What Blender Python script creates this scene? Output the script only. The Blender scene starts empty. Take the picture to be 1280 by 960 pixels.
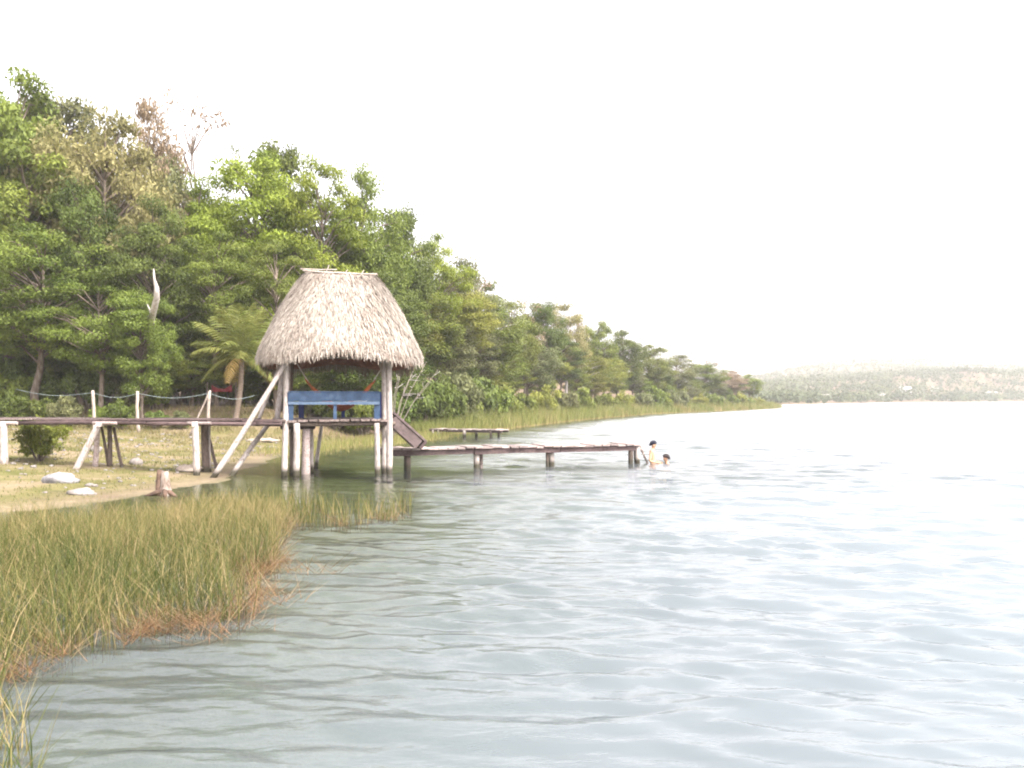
import bpy, math, random
import numpy as np
from mathutils import Vector, Matrix

# ------------------------------------------------------------------ camera, sky, sun, exposure
scene = bpy.context.scene
C = scene.collection
FPX, W0, H0, HZ, EYE = 1200.0, 1280.0, 960.0, 498.0, 2.2
PITCH = math.atan((HZ - H0 / 2) / FPX)
cam_d = bpy.data.cameras.new('camera')
cam_d.sensor_width = 36.0
cam_d.lens = FPX / W0 * 36.0
cam_d.clip_end = 6000
cam_d.clip_start = 0.05
cam = bpy.data.objects.new('camera', cam_d)
cam.location = (0, 0, EYE)
cam.rotation_euler = (math.pi / 2 + PITCH, 0, 0)
C.objects.link(cam)
scene.camera = cam

SUN_EL, SUN_AZ = math.radians(52), math.radians(128)      # azimuth clockwise from +Y (view direction)
world = bpy.data.worlds.new('World')
scene.world = world
world.use_nodes = True
wn, wl = world.node_tree.nodes, world.node_tree.links
wn.clear()
sky = wn.new('ShaderNodeTexSky')
sky.sky_type = 'NISHITA'
sky.sun_disc = False
sky.sun_elevation = SUN_EL
sky.sun_rotation = SUN_AZ
sky.dust_density = 4.0
sky.air_density = 1.2
hs = wn.new('ShaderNodeHueSaturation')
hs.inputs['Saturation'].default_value = 0.10              # thin white overcast
bg = wn.new('ShaderNodeBackground')
bg.inputs['Strength'].default_value = 0.15
wo = wn.new('ShaderNodeOutputWorld')
wl.new(sky.outputs[0], hs.inputs['Color'])
tint = wn.new('ShaderNodeMixRGB'); tint.blend_type = 'MULTIPLY'; tint.inputs[0].default_value = 1.0
tint.inputs[2].default_value = (1.0, 0.965, 0.985, 1)         # the cloud cover is a trace pink
wl.new(hs.outputs[0], tint.inputs[1])
wl.new(tint.outputs[0], bg.inputs['Color'])
wl.new(bg.outputs[0], wo.inputs[0])

sun_d = bpy.data.lights.new('sun', 'SUN')
sun_d.energy = 1.25
sun_d.angle = math.radians(12)
sun_d.color = (1.0, 0.95, 0.87)
sun = bpy.data.objects.new('sun', sun_d)
sdir = Vector((math.sin(SUN_AZ) * math.cos(SUN_EL), math.cos(SUN_AZ) * math.cos(SUN_EL), math.sin(SUN_EL)))
sun.rotation_euler = sdir.to_track_quat('Z', 'Y').to_euler()
sun.location = sdir * 40
C.objects.link(sun)

vs = scene.view_settings
vs.view_transform = 'Standard'
vs.look = 'None'
vs.gamma = 1.0
vs.use_curve_mapping = False
vs.exposure = 2.22
scene.render.engine = 'CYCLES'
cy = scene.cycles
cy.use_denoising = True
cy.max_bounces = 6
cy.diffuse_bounces = 3
cy.glossy_bounces = 3
cy.transmission_bounces = 4
cy.transparent_max_bounces = 6
cy.volume_bounces = 1
cy.caustics_reflective = False
cy.caustics_refractive = False
cy.sample_clamp_indirect = 6.0
cy.filter_width = 2.0

# ------------------------------------------------------------------ helpers
rnd = random.Random(7)
rng = np.random.default_rng(11)
PI = math.pi
ca, sa = math.cos(PITCH), math.sin(PITCH)


def ray(u, v):
    x, y = (u - W0 / 2) / FPX, (H0 / 2 - v) / FPX
    return Vector((x, ca - y * sa, sa + y * ca))


def P(u, v, D):
    """point of the place seen at photo pixel (u, v) and standing D metres away"""
    r = ray(u, v)
    return Vector((0, 0, EYE)) + r * (D / r.y)


def px(u, D):
    return (u - W0 / 2) / FPX * D


SHORE = [(-80, -36), (-30, 8), (-16, 15.5), (-11.5, 16.8), (-9.2, 18.8), (-8.2, 22), (-7.6, 26.0), (-8.2, 31), (-9.0, 37),
         (-8.7, 43), (-6.6, 46.3), (-5.1, 51), (-4.7, 57), (-2.1, 64), (0, 73), (4.5, 91), (17.6, 132), (37, 170),
         (57, 211), (66, 238), (60, 262), (20, 330), (-60, 420), (-300, 560), (-490, 560), (-490, -36)]
FAR = [(-300, 760), (-40, 520), (40, 360), (85, 325), (130, 400), (200, 500), (330, 620), (520, 690), (900, 740), (1990, 620), (1990, 2490), (-300, 2490)]


def sdist(x, y, poly):
    """signed distance to a polygon, positive inside"""
    x = np.asarray(x, float); y = np.asarray(y, float)
    best = np.full(x.shape, 1e18); inside = np.zeros(x.shape, bool)
    n = len(poly)
    for i in range(n):
        ax, ay = poly[i]; bx, by = poly[(i + 1) % n]
        ex, ey = bx - ax, by - ay
        t = np.clip(((x - ax) * ex + (y - ay) * ey) / (ex * ex + ey * ey), 0, 1)
        best = np.minimum(best, (x - ax - t * ex) ** 2 + (y - ay - t * ey) ** 2)
        if abs(by - ay) > 1e-9:
            c = ((ay > y) != (by > y)) & (x < (bx - ax) * (y - ay) / (by - ay) + ax)
            inside ^= c
    d = np.sqrt(best)
    return np.where(inside, d, -d)


def sstep(a, b, x):
    t = np.clip((x - a) / (b - a), 0, 1)
    return t * t * (3 - 2 * t)


_wv = [(rng.uniform(0, 2 * PI), rng.uniform(0, 2 * PI)) for _ in range(12)]


def wob(x, y, s):
    """cheap smooth noise about -1..1 with a feature size of s metres"""
    v = 0
    for i, (a, p) in enumerate(_wv):
        k = 2 * PI / s * (0.6 + 0.12 * i)
        v = v + np.sin(k * (x * math.cos(a) + y * math.sin(a)) + p)
    return v / 5.0


def terrain(x, y):
    x = np.asarray(x, float); y = np.asarray(y, float)
    d1 = sdist(x, y, SHORE) + wob(x, y, 6.0) * 0.25
    d2 = sdist(x, y, FAR) + wob(x, y, 60.0) * 6
    dl = np.maximum(d1, 0)
    z1 = 0.02 * dl + 0.005 * dl ** 2
    z1 = np.where(z1 > 0.55, 0.55 + 0.035 * (dl - 8.7), z1)
    z1 = z1 + 1.15 * sstep(46.0, 52.0, y + 0.15 * (x + 14)) * sstep(2.5, 8.0, dl)       # bank at the wood's edge
    z1 = z1 + 3.5 * sstep(16, 45, dl) * sstep(50, 75, y)
    z1 = z1 + wob(x, y, 3.0) * 0.035 * sstep(0.5, 4, dl)
    z2 = 22 * sstep(0, 120, d2) * (0.22 + 0.78 * sstep(90, 380, x)) + 13 * np.exp(-(((x - 420) / 150.0) ** 2 + ((y - 1120) / 110.0) ** 2)) + 10 * sstep(140, 420, d2) * sstep(140, 420, x) * (0.75 + 0.35 * wob(x, y, 260.0)) + wob(x, y, 120.0) * 2.5 * sstep(20, 120, d2) + 0.3 * (d2 > 0)
    dw = np.maximum(np.maximum(d1, d2), -60)
    bed = np.maximum(-0.075 * (-dw) - 0.16 * np.maximum(x + 2.5, 0) * sstep(28.0, 18.0, y), -3.0)
    return np.where(d1 > 0, z1, np.where(d2 > 0, z2, bed))


def tz(x, y):
    return float(terrain(np.array([x]), np.array([y]))[0])


def GH(u, v, lo=6.0, hi=120.0):
    """where the ray of a photo pixel meets the ground or the water"""
    r = ray(u, v)
    D = np.linspace(lo, hi, 4000)
    X = r.x / r.y * D; Z = EYE + r.z / r.y * D
    g = np.maximum(terrain(X, D), 0)
    i = int(np.argmax(Z <= g))
    return Vector((X[i], D[i], float(terrain(X[i:i + 1], D[i:i + 1])[0])))


# ---- materials
def new_mat(name):
    m = bpy.data.materials.new(name)
    m.use_nodes = True
    nt = m.node_tree
    nt.nodes.clear()
    return m, nt.nodes, nt.links


def ramp(n, stops):
    r = n.new('ShaderNodeValToRGB')
    e = r.color_ramp.elements
    while len(e) < len(stops):
        e.new(0.5)
    for i, (p, c) in enumerate(stops):
        e[i].position = p
        e[i].color = (*c, 1)
    return r


def mat_noise(name, stops, scale=4.0, detail=6.0, rough=0.85, bump=0.3, stretch=(1, 1, 1), rand=0.15, spec=0.25, dist=0.02, stain=False):
    m, n, l = new_mat(name)
    tc = n.new('ShaderNodeTexCoord'); mp = n.new('ShaderNodeMapping')
    mp.inputs['Scale'].default_value = stretch
    nz = n.new('ShaderNodeTexNoise'); nz.inputs['Scale'].default_value = scale; nz.inputs['Detail'].default_value = detail
    nz.inputs['Roughness'].default_value = 0.62
    cr = ramp(n, stops)
    oi = n.new('ShaderNodeObjectInfo'); mr = n.new('ShaderNodeMapRange')
    mr.inputs['To Min'].default_value = 1 - rand; mr.inputs['To Max'].default_value = 1 + rand
    hv = n.new('ShaderNodeHueSaturation')
    b = n.new('ShaderNodeBsdfPrincipled'); b.inputs['Roughness'].default_value = rough
    b.inputs['Specular IOR Level'].default_value = spec
    bp = n.new('ShaderNodeBump'); bp.inputs['Strength'].default_value = bump; bp.inputs['Distance'].default_value = dist
    o = n.new('ShaderNodeOutputMaterial')
    l.new(tc.outputs['Object'], mp.inputs[0]); l.new(mp.outputs[0], nz.inputs['Vector'])
    l.new(nz.outputs['Fac'], cr.inputs[0]); l.new(oi.outputs['Random'], mr.inputs['Value'])
    l.new(mr.outputs[0], hv.inputs['Value']); l.new(cr.outputs[0], hv.inputs['Color'])
    col = hv.outputs[0]
    if stain:                                             # algae and wet wood up to a hand above the waterline
        ge = n.new('ShaderNodeNewGeometry'); sx = n.new('ShaderNodeSeparateXYZ')
        ad = n.new('ShaderNodeMath'); ad.operation = 'MULTIPLY_ADD'; ad.inputs[1].default_value = -0.22
        sr = ramp(n, [(0.0, (1, 1, 1)), (0.14, (0, 0, 0))])
        mx = n.new('ShaderNodeMixRGB'); mx.inputs[2].default_value = (0.055, 0.048, 0.032, 1)
        l.new(ge.outputs['Position'], sx.inputs[0]); l.new(nz.outputs['Fac'], ad.inputs[0]); l.new(sx.outputs['Z'], ad.inputs[2])
        l.new(ad.outputs[0], sr.inputs[0]); l.new(sr.outputs[0], mx.inputs[0]); l.new(col, mx.inputs[1])
        col = mx.outputs[0]
    l.new(col, b.inputs['Base Color'])
    l.new(nz.outputs['Fac'], bp.inputs['Height']); l.new(bp.outputs[0], b.inputs['Normal'])
    l.new(b.outputs[0], o.inputs[0])
    return m


def mat_leaf(name, dark, light, trans=0.3, rand=0.12, tint=None):
    """leaf colour from the per-leaf 'tone' value"""
    m, n, l = new_mat(name)
    at = n.new('ShaderNodeAttribute'); at.attribute_name = 'tone'
    cr = ramp(n, [(0.0, dark), (1.0, light)] if tint is None else [(0.0, dark), (0.82, light), (1.0, tint)])
    oi = n.new('ShaderNodeObjectInfo')
    mr = n.new('ShaderNodeMapRange'); mr.inputs['To Min'].default_value = 1 - rand; mr.inputs['To Max'].default_value = 1 + rand
    mh = n.new('ShaderNodeMapRange'); mh.inputs['To Min'].default_value = 0.476; mh.inputs['To Max'].default_value = 0.502
    hv = n.new('ShaderNodeHueSaturation')
    d = n.new('ShaderNodeBsdfPrincipled'); d.inputs['Roughness'].default_value = 0.55; d.inputs['Specular IOR Level'].default_value = 0.2
    t = n.new('ShaderNodeBsdfTranslucent')
    mx = n.new('ShaderNodeMixShader'); mx.inputs[0].default_value = trans
    o = n.new('ShaderNodeOutputMaterial')
    l.new(at.outputs['Fac'], cr.inputs[0]); l.new(cr.outputs[0], hv.inputs['Color'])
    l.new(oi.outputs['Random'], mr.inputs['Value']); l.new(mr.outputs[0], hv.inputs['Value'])
    l.new(oi.outputs['Random'], mh.inputs['Value']); l.new(mh.outputs[0], hv.inputs['Hue'])
    l.new(hv.outputs[0], d.inputs['Base Color']); l.new(hv.outputs[0], t.inputs['Color'])
    l.new(d.outputs[0], mx.inputs[1]); l.new(t.outputs[0], mx.inputs[2]); l.new(mx.outputs[0], o.inputs[0])
    return m


# ---- meshes and objects
def mesh_np(name, V, F, mat=None, smooth=False, attrs=None):
    V = np.asarray(V, np.float32); F = np.asarray(F, np.int32)
    me = bpy.data.meshes.new(name)
    k = F.shape[1]
    me.vertices.add(len(V)); me.vertices.foreach_set('co', V.ravel())
    me.loops.add(F.size); me.loops.foreach_set('vertex_index', F.ravel())
    me.polygons.add(len(F))
    me.polygons.foreach_set('loop_start', np.arange(0, F.size, k, dtype=np.int32))
    if smooth:
        me.polygons.foreach_set('use_smooth', np.ones(len(F), bool))
    for a, vals in (attrs or {}).items():
        at = me.attributes.new(a, 'FLOAT', 'POINT')
        at.data.foreach_set('value', np.asarray(vals, np.float32))
    me.update(calc_edges=True)
    if mat:
        me.materials.append(mat)
    return me


class MB:
    """collects shapes in world coordinates, builds one mesh"""
    def __init__(self):
        self.v = []; self.f = []; self.sm = []

    def tube(self, pts, rad, sides=8, cap=True, rough=0.0, smooth=True):
        pts = [Vector(p) for p in pts]; b = len(self.v); n = len(pts)
        if not hasattr(rad, '__len__'):
            rad = [rad] * n
        up = Vector((0.31, 0.17, 0.93))
        for i, p in enumerate(pts):
            t = (pts[min(i + 1, n - 1)] - pts[max(i - 1, 0)]).normalized()
            a = t.cross(up)
            if a.length < 0.05:
                a = t.cross(Vector((1, 0, 0)))
            a.normalize(); c = t.cross(a)
            for k in range(sides):
                g = 2 * PI * k / sides
                r = rad[i] * (1 + (rnd.uniform(-rough, rough) if rough else 0))
                self.v.append(p + a * (math.cos(g) * r) + c * (math.sin(g) * r))
        for i in range(n - 1):
            for k in range(sides):
                k2 = (k + 1) % sides
                self.f.append((b + i * sides + k, b + i * sides + k2, b + (i + 1) * sides + k2, b + (i + 1) * sides + k)); self.sm.append(smooth)
        if cap:
            self.f.append(tuple(b + k for k in range(sides))[::-1]); self.sm.append(False)
            self.f.append(tuple(b + (n - 1) * sides + k for k in range(sides))); self.sm.append(False)
        return self

    def log(self, a, b, r0, r1=None, wobble=0.03, seg=6, sides=9, rough=0.05):
        """a crooked pole between two points"""
        a, b = Vector(a), Vector(b); r1 = r0 if r1 is None else r1
        L = (b - a).length; pts = []; rs = []
        o1 = Vector((rnd.uniform(-1, 1), rnd.uniform(-1, 1), rnd.uniform(-1, 1))) * wobble * L * 0.5
        for i in range(seg + 1):
            t = i / seg
            j = Vector((rnd.uniform(-1, 1), rnd.uniform(-1, 1), rnd.uniform(-1, 1))) * (wobble * 0.12 * L if 0 < i < seg else 0)
            pts.append(a.lerp(b, t) + o1 * math.sin(PI * t) + j); rs.append(r0 + (r1 - r0) * t)
        return self.tube(pts, rs, sides, True, rough)

    def plank(self, a, b, w, h, side=None, jit=0.008):
        """board from a to b (centres of its ends), w across, h thick"""
        a, b = Vector(a), Vector(b); t = (b - a).normalized()
        s = Vector(side).normalized() if side is not None else t.cross(Vector((0, 0, 1))).normalized()
        n = s.cross(t).normalized(); base = len(self.v); m = 3
        for i in range(m):
            p = a.lerp(b, i / (m - 1)); jw = rnd.uniform(-jit, jit) * 1.5; jn = rnd.uniform(-jit, jit)
            for (q, r) in ((-1, -1), (1, -1), (1, 1), (-1, 1)):
                self.v.append(p + s * (q * (w / 2 + jw)) + n * (r * h / 2 + jn))
        for i in range(m - 1):
            for k in range(4):
                k2 = (k + 1) % 4
                self.f.append((base + i * 4 + k, base + i * 4 + k2, base + i * 4 + 4 + k2, base + i * 4 + 4 + k)); self.sm.append(False)
        self.f.append((base + 3, base + 2, base + 1, base)); self.sm.append(False)
        e = base + (m - 1) * 4
        self.f.append((e, e + 1, e + 2, e + 3)); self.sm.append(False)
        return self

    def blob(self, c, rx, ry, rz, rough=0.2, rings=6, sides=9, zcut=None):
        c = Vector(c); base = len(self.v)
        for i in range(rings + 1):
            th = PI * i / rings
            for k in range(sides):
                g = 2 * PI * k / sides
                q = 1 + (rnd.uniform(-rough, rough) if 0 < i < rings else 0)
                z = math.cos(th) * rz * q
                if zcut is not None:
                    z = max(z, zcut)
                self.v.append(c + Vector((math.sin(th) * math.cos(g) * rx * q, math.sin(th) * math.sin(g) * ry * q, z)))
        for i in range(rings):
            for k in range(sides):
                k2 = (k + 1) % sides
                self.f.append((base + i * sides + k, base + (i + 1) * sides + k, base + (i + 1) * sides + k2, base + i * sides + k2)); self.sm.append(True)
        return self

    def poly(self, pts, faces, smooth=False):
        b = len(self.v)
        self.v += [Vector(p) for p in pts]
        for f in faces:
            self.f.append(tuple(b + i for i in f)); self.sm.append(smooth)
        return self

    def build(self, name, mat, parent=None, origin=None):
        r = parent
        while r is not None and r.parent is not None:
            r = r.parent
        off = Vector(r.location) if r is not None else Vector(origin if origin is not None else (0, 0, 0))
        me = bpy.data.meshes.new(name)
        me.from_pydata([tuple(v - off) for v in self.v], [], self.f)
        me.polygons.foreach_set('use_smooth', self.sm)
        me.update()
        me.materials.append(mat)
        o = bpy.data.objects.new(name, me)
        C.objects.link(o)
        o.parent = parent
        if r is None:
            o.location = off
        return o


def link(name, me, parent=None, loc=(0, 0, 0)):
    o = bpy.data.objects.new(name, me)
    C.objects.link(o); o.parent = parent; o.location = loc
    return o


def tag(o, label=None, cat=None, group=None, kind=None):
    if label: o['label'] = label
    if cat: o['category'] = cat
    if group: o['group'] = group
    if kind: o['kind'] = kind
    return o


def thing(name, label, cat, loc, rz=0.0, group=None):
    o = bpy.data.objects.new(name, None)
    o.empty_display_size = 0.3
    C.objects.link(o); o.location = loc; o.rotation_euler = (0, 0, rz)
    return tag(o, label, cat, group)


# ------------------------------------------------------------------ materials
M = {}
M['pole'] = mat_noise('weathered_pole', [(0.27, (0.11, 0.080, 0.062)), (0.45, (0.34, 0.29, 0.262)), (0.7, (0.52, 0.465, 0.43))], 9, stretch=(3, 3, 0.7), bump=0.5, rand=0.14, stain=True)
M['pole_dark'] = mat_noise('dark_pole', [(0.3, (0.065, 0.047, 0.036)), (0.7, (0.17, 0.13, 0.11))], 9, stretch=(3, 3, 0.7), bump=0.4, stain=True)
M['plank'] = mat_noise('weathered_plank', [(0.28, (0.07, 0.05, 0.042)), (0.5, (0.17, 0.13, 0.115)), (0.75, (0.30, 0.25, 0.23))], 7, stretch=(3, 1.2, 3), bump=0.4, rand=0.35)
M['plank_pale'] = mat_noise('pale_plank', [(0.28, (0.14, 0.10, 0.088)), (0.5, (0.30, 0.24, 0.22)), (0.75, (0.42, 0.36, 0.34))], 7, stretch=(3, 1.2, 3), bump=0.4, rand=0.3)
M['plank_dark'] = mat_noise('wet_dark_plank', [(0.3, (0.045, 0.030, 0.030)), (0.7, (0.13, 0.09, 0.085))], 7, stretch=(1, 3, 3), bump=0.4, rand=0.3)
M['ramp'] = mat_noise('ramp_wood', [(0.3, (0.075, 0.055, 0.052)), (0.7, (0.17, 0.125, 0.12))], 6, bump=0.4)
M['blue'] = mat_noise('faded_blue_paint', [(0.3, (0.016, 0.032, 0.062)), (0.55, (0.032, 0.060, 0.112)), (0.8, (0.085, 0.115, 0.16))], 6, bump=0.15, rough=0.6, rand=0.2)
M['blue_pale'] = mat_noise('worn_blue_paint', [(0.3, (0.05, 0.08, 0.13)), (0.55, (0.09, 0.13, 0.19)), (0.8, (0.16, 0.19, 0.23))], 8, bump=0.2, rough=0.7, rand=0.1, stretch=(1, 1, 3))
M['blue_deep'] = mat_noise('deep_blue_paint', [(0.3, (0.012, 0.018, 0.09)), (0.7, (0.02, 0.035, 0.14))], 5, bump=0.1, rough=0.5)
M['cord'] = mat_noise('white_cord', [(0.3, (0.45, 0.40, 0.36)), (0.7, (0.65, 0.60, 0.55))], 30, bump=0.1)
M['hammock'] = mat_noise('orange_red_weave', [(0.3, (0.30, 0.06, 0.03)), (0.5, (0.42, 0.12, 0.04)), (0.7, (0.50, 0.20, 0.07))], 14, bump=0.3, stretch=(1, 4, 4))
M['cloth'] = mat_noise('white_cloth', [(0.3, (0.6, 0.58, 0.55)), (0.7, (0.75, 0.74, 0.72))], 8, bump=0.2)
M['red'] = mat_noise('red_cloth', [(0.3, (0.09, 0.010, 0.014)), (0.7, (0.15, 0.020, 0.022))], 8, bump=0.2)
M['bark'] = mat_noise('bark', [(0.3, (0.05, 0.035, 0.025)), (0.5, (0.13, 0.10, 0.075)), (0.75, (0.24, 0.20, 0.16))], 6, stretch=(2, 2, 0.5), bump=0.5, rand=0.3)
M['bark_pale'] = mat_noise('pale_bark', [(0.3, (0.25, 0.21, 0.18)), (0.7, (0.55, 0.51, 0.47))], 4, stretch=(2, 2, 0.7), bump=0.4, rand=0.2)
M['palm_bark'] = mat_noise('palm_bark', [(0.3, (0.11, 0.08, 0.06)), (0.7, (0.28, 0.22, 0.17))], 7, stretch=(1, 1, 6), bump=0.6)
M['fence_wood'] = mat_noise('fence_wood', [(0.3, (0.14, 0.11, 0.09)), (0.5, (0.30, 0.25, 0.21)), (0.75, (0.44, 0.38, 0.34))], 9, stretch=(3, 3, 0.7), bump=0.4, rand=0.2)
M['rock_grey'] = mat_noise('grey_rock', [(0.3, (0.12, 0.115, 0.12)), (0.55, (0.28, 0.27, 0.27)), (0.75, (0.42, 0.40, 0.39))], 5, bump=0.8, rand=0.1, dist=0.05)
M['rock_white'] = mat_noise('limestone', [(0.3, (0.12, 0.102, 0.088)), (0.6, (0.25, 0.225, 0.205))], 6, bump=0.6, rand=0.15, dist=0.04)
M['rock_tan'] = mat_noise('tan_rock', [(0.3, (0.20, 0.16, 0.12)), (0.6, (0.36, 0.30, 0.25))], 6, bump=0.6, rand=0.15, dist=0.04)
M['stump'] = mat_noise('stump_wood', [(0.35, (0.10, 0.06, 0.042)), (0.5, (0.24, 0.19, 0.155)), (0.7, (0.38, 0.33, 0.29))], 6, bump=0.5, stretch=(2, 2, 0.8))
M['stump_dark'] = mat_noise('stump_root', [(0.35, (0.05, 0.030, 0.022)), (0.7, (0.15, 0.095, 0.068))], 6, bump=0.5)
M['wire'] = mat_noise('pale_rope', [(0.3, (0.22, 0.27, 0.27)), (0.7, (0.34, 0.39, 0.38))], 20, bump=0.0)
M['skin'] = mat_noise('skin', [(0.3, (0.45, 0.25, 0.15)), (0.7, (0.56, 0.34, 0.22))], 9, bump=0.05, rough=0.5, rand=0.05)
M['shorts'] = mat_noise('dark_shorts', [(0.3, (0.012, 0.012, 0.03)), (0.7, (0.03, 0.03, 0.06))], 9, bump=0.1)
M['hair'] = mat_noise('dark_hair', [(0.3, (0.012, 0.009, 0.008)), (0.7, (0.04, 0.03, 0.03))], 25, bump=0.3)
M['cap'] = mat_noise('navy_cap', [(0.3, (0.008, 0.008, 0.016)), (0.7, (0.018, 0.017, 0.032))], 12, bump=0.1)
M['eye'] = mat_noise('eye', [(0.3, (0.02, 0.015, 0.01)), (0.7, (0.03, 0.02, 0.015))], 5, bump=0.0)
M['house_wall'] = mat_noise('whitewash', [(0.3, (0.42, 0.41, 0.39)), (0.7, (0.55, 0.54, 0.52))], 2, bump=0.1)
M['house_roof'] = mat_noise('tin_roof', [(0.3, (0.22, 0.20, 0.19)), (0.7, (0.36, 0.33, 0.31))], 2, bump=0.1)
M['house_dark'] = mat_noise('dark_opening', [(0.3, (0.03, 0.03, 0.03)), (0.7, (0.06, 0.06, 0.06))], 2, bump=0.0)

LF = {
    'bright': mat_leaf('leaf_bright_green', (0.082, 0.128, 0.012), (0.280, 0.355, 0.046), 0.36),
    'mid': mat_leaf('leaf_mid_green', (0.058, 0.086, 0.013), (0.210, 0.260, 0.047), 0.36),
    'dark': mat_leaf('leaf_dark_green', (0.036, 0.058, 0.011), (0.140, 0.188, 0.037), 0.34),
    'olive': mat_leaf('leaf_pale_olive', (0.150, 0.150, 0.050), (0.340, 0.325, 0.125), 0.35),
    'yellow': mat_leaf('leaf_yellow_green', (0.110, 0.130, 0.020), (0.300, 0.310, 0.065), 0.38),
    'tan': mat_leaf('leaf_tan_brown', (0.150, 0.105, 0.065), (0.300, 0.225, 0.140), 0.3),
    'grey': mat_leaf('leaf_grey_green', (0.085, 0.100, 0.038), (0.210, 0.225, 0.095), 0.35),
    'palm': mat_leaf('palm_leaflet', (0.070, 0.100, 0.022), (0.23, 0.255, 0.065), 0.35),
    'palm_dry': mat_leaf('palm_leaflet_yellowing', (0.22, 0.16, 0.04), (0.38, 0.29, 0.09), 0.3),
}


# ------------------------------------------------------------------ ground, one sheet with lake bed, banks and far hills
def axis(*segs):
    out = []
    for a, b, s in segs:
        out.append(np.arange(a, b, s))
    return np.concatenate(out + [[segs[-1][1]]])


def grid_faces(nx, ny):
    i = np.arange(nx * ny).reshape(ny, nx)
    return np.stack([i[:-1, :-1].ravel(), i[:-1, 1:].ravel(), i[1:, 1:].ravel(), i[1:, :-1].ravel()], 1)


gx = axis((-480, -60, 20), (-60, -26, 2), (-26, 5, 0.36), (5, 80, 2.2), (80, 700, 12), (700, 1980, 60))
gy = axis((-34, 10, 3), (10, 62, 0.42), (62, 262, 2.6), (262, 1000, 12), (1000, 2480, 60))
GX, GY = np.meshgrid(gx, gy)
gz = terrain(GX.ravel(), GY.ravel())
inl = np.clip(np.maximum(sdist(GX.ravel(), GY.ravel(), SHORE), sdist(GX.ravel(), GY.ravel(), FAR)) / 20.0, -1, 1) * 0.5 + 0.5
wood = sstep(47, 53, GY.ravel() + 0.15 * (GX.ravel() + 14))
m, n, l = new_mat('shore_ground')
tc = n.new('ShaderNodeTexCoord')
n1 = n.new('ShaderNodeTexNoise'); n1.inputs['Scale'].default_value = 0.45; n1.inputs['Detail'].default_value = 8; n1.inputs['Roughness'].default_value = 0.65
n2 = n.new('ShaderNodeTexNoise'); n2.inputs['Scale'].default_value = 5.0; n2.inputs['Detail'].default_value = 5; n2.inputs['Roughness'].default_value = 0.7
c1 = ramp(n, [(0.30, (0.075, 0.080, 0.022)), (0.46, (0.125, 0.112, 0.044)), (0.60, (0.19, 0.148, 0.092))])
c2 = ramp(n, [(0.30, (0.10, 0.07, 0.045)), (0.60, (0.20, 0.155, 0.112))])
c3 = ramp(n, [(0.35, (0.06, 0.045, 0.030)), (0.65, (0.20, 0.14, 0.09))])
bedc = ramp(n, [(0.3, (0.070, 0.072, 0.035)), (0.7, (0.14, 0.125, 0.065))])
a1 = n.new('ShaderNodeAttribute'); a1.attribute_name = 'inland'
a2 = n.new('ShaderNodeAttribute'); a2.attribute_name = 'wood'
r1 = ramp(n, [(0.500, (0, 0, 0)), (0.545, (1, 1, 1))])
r0 = ramp(n, [(0.495, (0, 0, 0)), (0.512, (1, 1, 1))])
add = n.new('ShaderNodeMath'); add.operation = 'ADD'
sc_ = n.new('ShaderNodeMath'); sc_.operation = 'MULTIPLY_ADD'; sc_.inputs[1].default_value = 0.16; sc_.inputs[2].default_value = -0.08
mxa = n.new('ShaderNodeMixRGB'); mxb = n.new('ShaderNodeMixRGB'); mxc = n.new('ShaderNodeMixRGB')
fine = n.new('ShaderNodeMixRGB'); fine.blend_type = 'OVERLAY'; fine.inputs[0].default_value = 0.55
b = n.new('ShaderNodeBsdfPrincipled'); b.inputs['Roughness'].default_value = 0.95; b.inputs['Specular IOR Level'].default_value = 0.1
bp = n.new('ShaderNodeBump'); bp.inputs['Strength'].default_value = 0.6; bp.inputs['Distance'].default_value = 0.06
o = n.new('ShaderNodeOutputMaterial')
for q in (n1, n2):
    l.new(tc.outputs['Object'], q.inputs['Vector'])
for q in (c1, c2, c3, bedc):
    l.new(n1.outputs['Fac'], q.inputs[0])
l.new(n1.outputs['Fac'], sc_.inputs[0]); l.new(a1.outputs['Fac'], add.inputs[0]); l.new(sc_.outputs[0], add.inputs[1])
l.new(add.outputs[0], r1.inputs[0]); l.new(a1.outputs['Fac'], r0.inputs[0])
l.new(r1.outputs[0], mxa.inputs[0]); l.new(c2.outputs[0], mxa.inputs[1]); l.new(c1.outputs[0], mxa.inputs[2])
l.new(r0.outputs[0], mxc.inputs[0]); l.new(bedc.outputs[0], mxc.inputs[1]); l.new(mxa.outputs[0], mxc.inputs[2])
l.new(a2.outputs['Fac'], mxb.inputs[0]); l.new(mxc.outputs[0], mxb.inputs[1]); l.new(c3.outputs[0], mxb.inputs[2])
l.new(mxb.outputs[0], fine.inputs[1]); l.new(n2.outputs['Fac'], fine.inputs[2])
l.new(fine.outputs[0], b.inputs['Base Color']); l.new(n2.outputs['Fac'], bp.inputs['Height']); l.new(bp.outputs[0], b.inputs['Normal'])
l.new(b.outputs[0], o.inputs[0])
M['ground'] = m
ground = link('ground', mesh_np('ground', np.stack([GX.ravel(), GY.ravel(), gz], 1), grid_faces(len(gx), len(gy)), M['ground'], True,
                                {'inland': inl, 'wood': wood * (inl > 0.5)}))
tag(ground, kind='structure')

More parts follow.
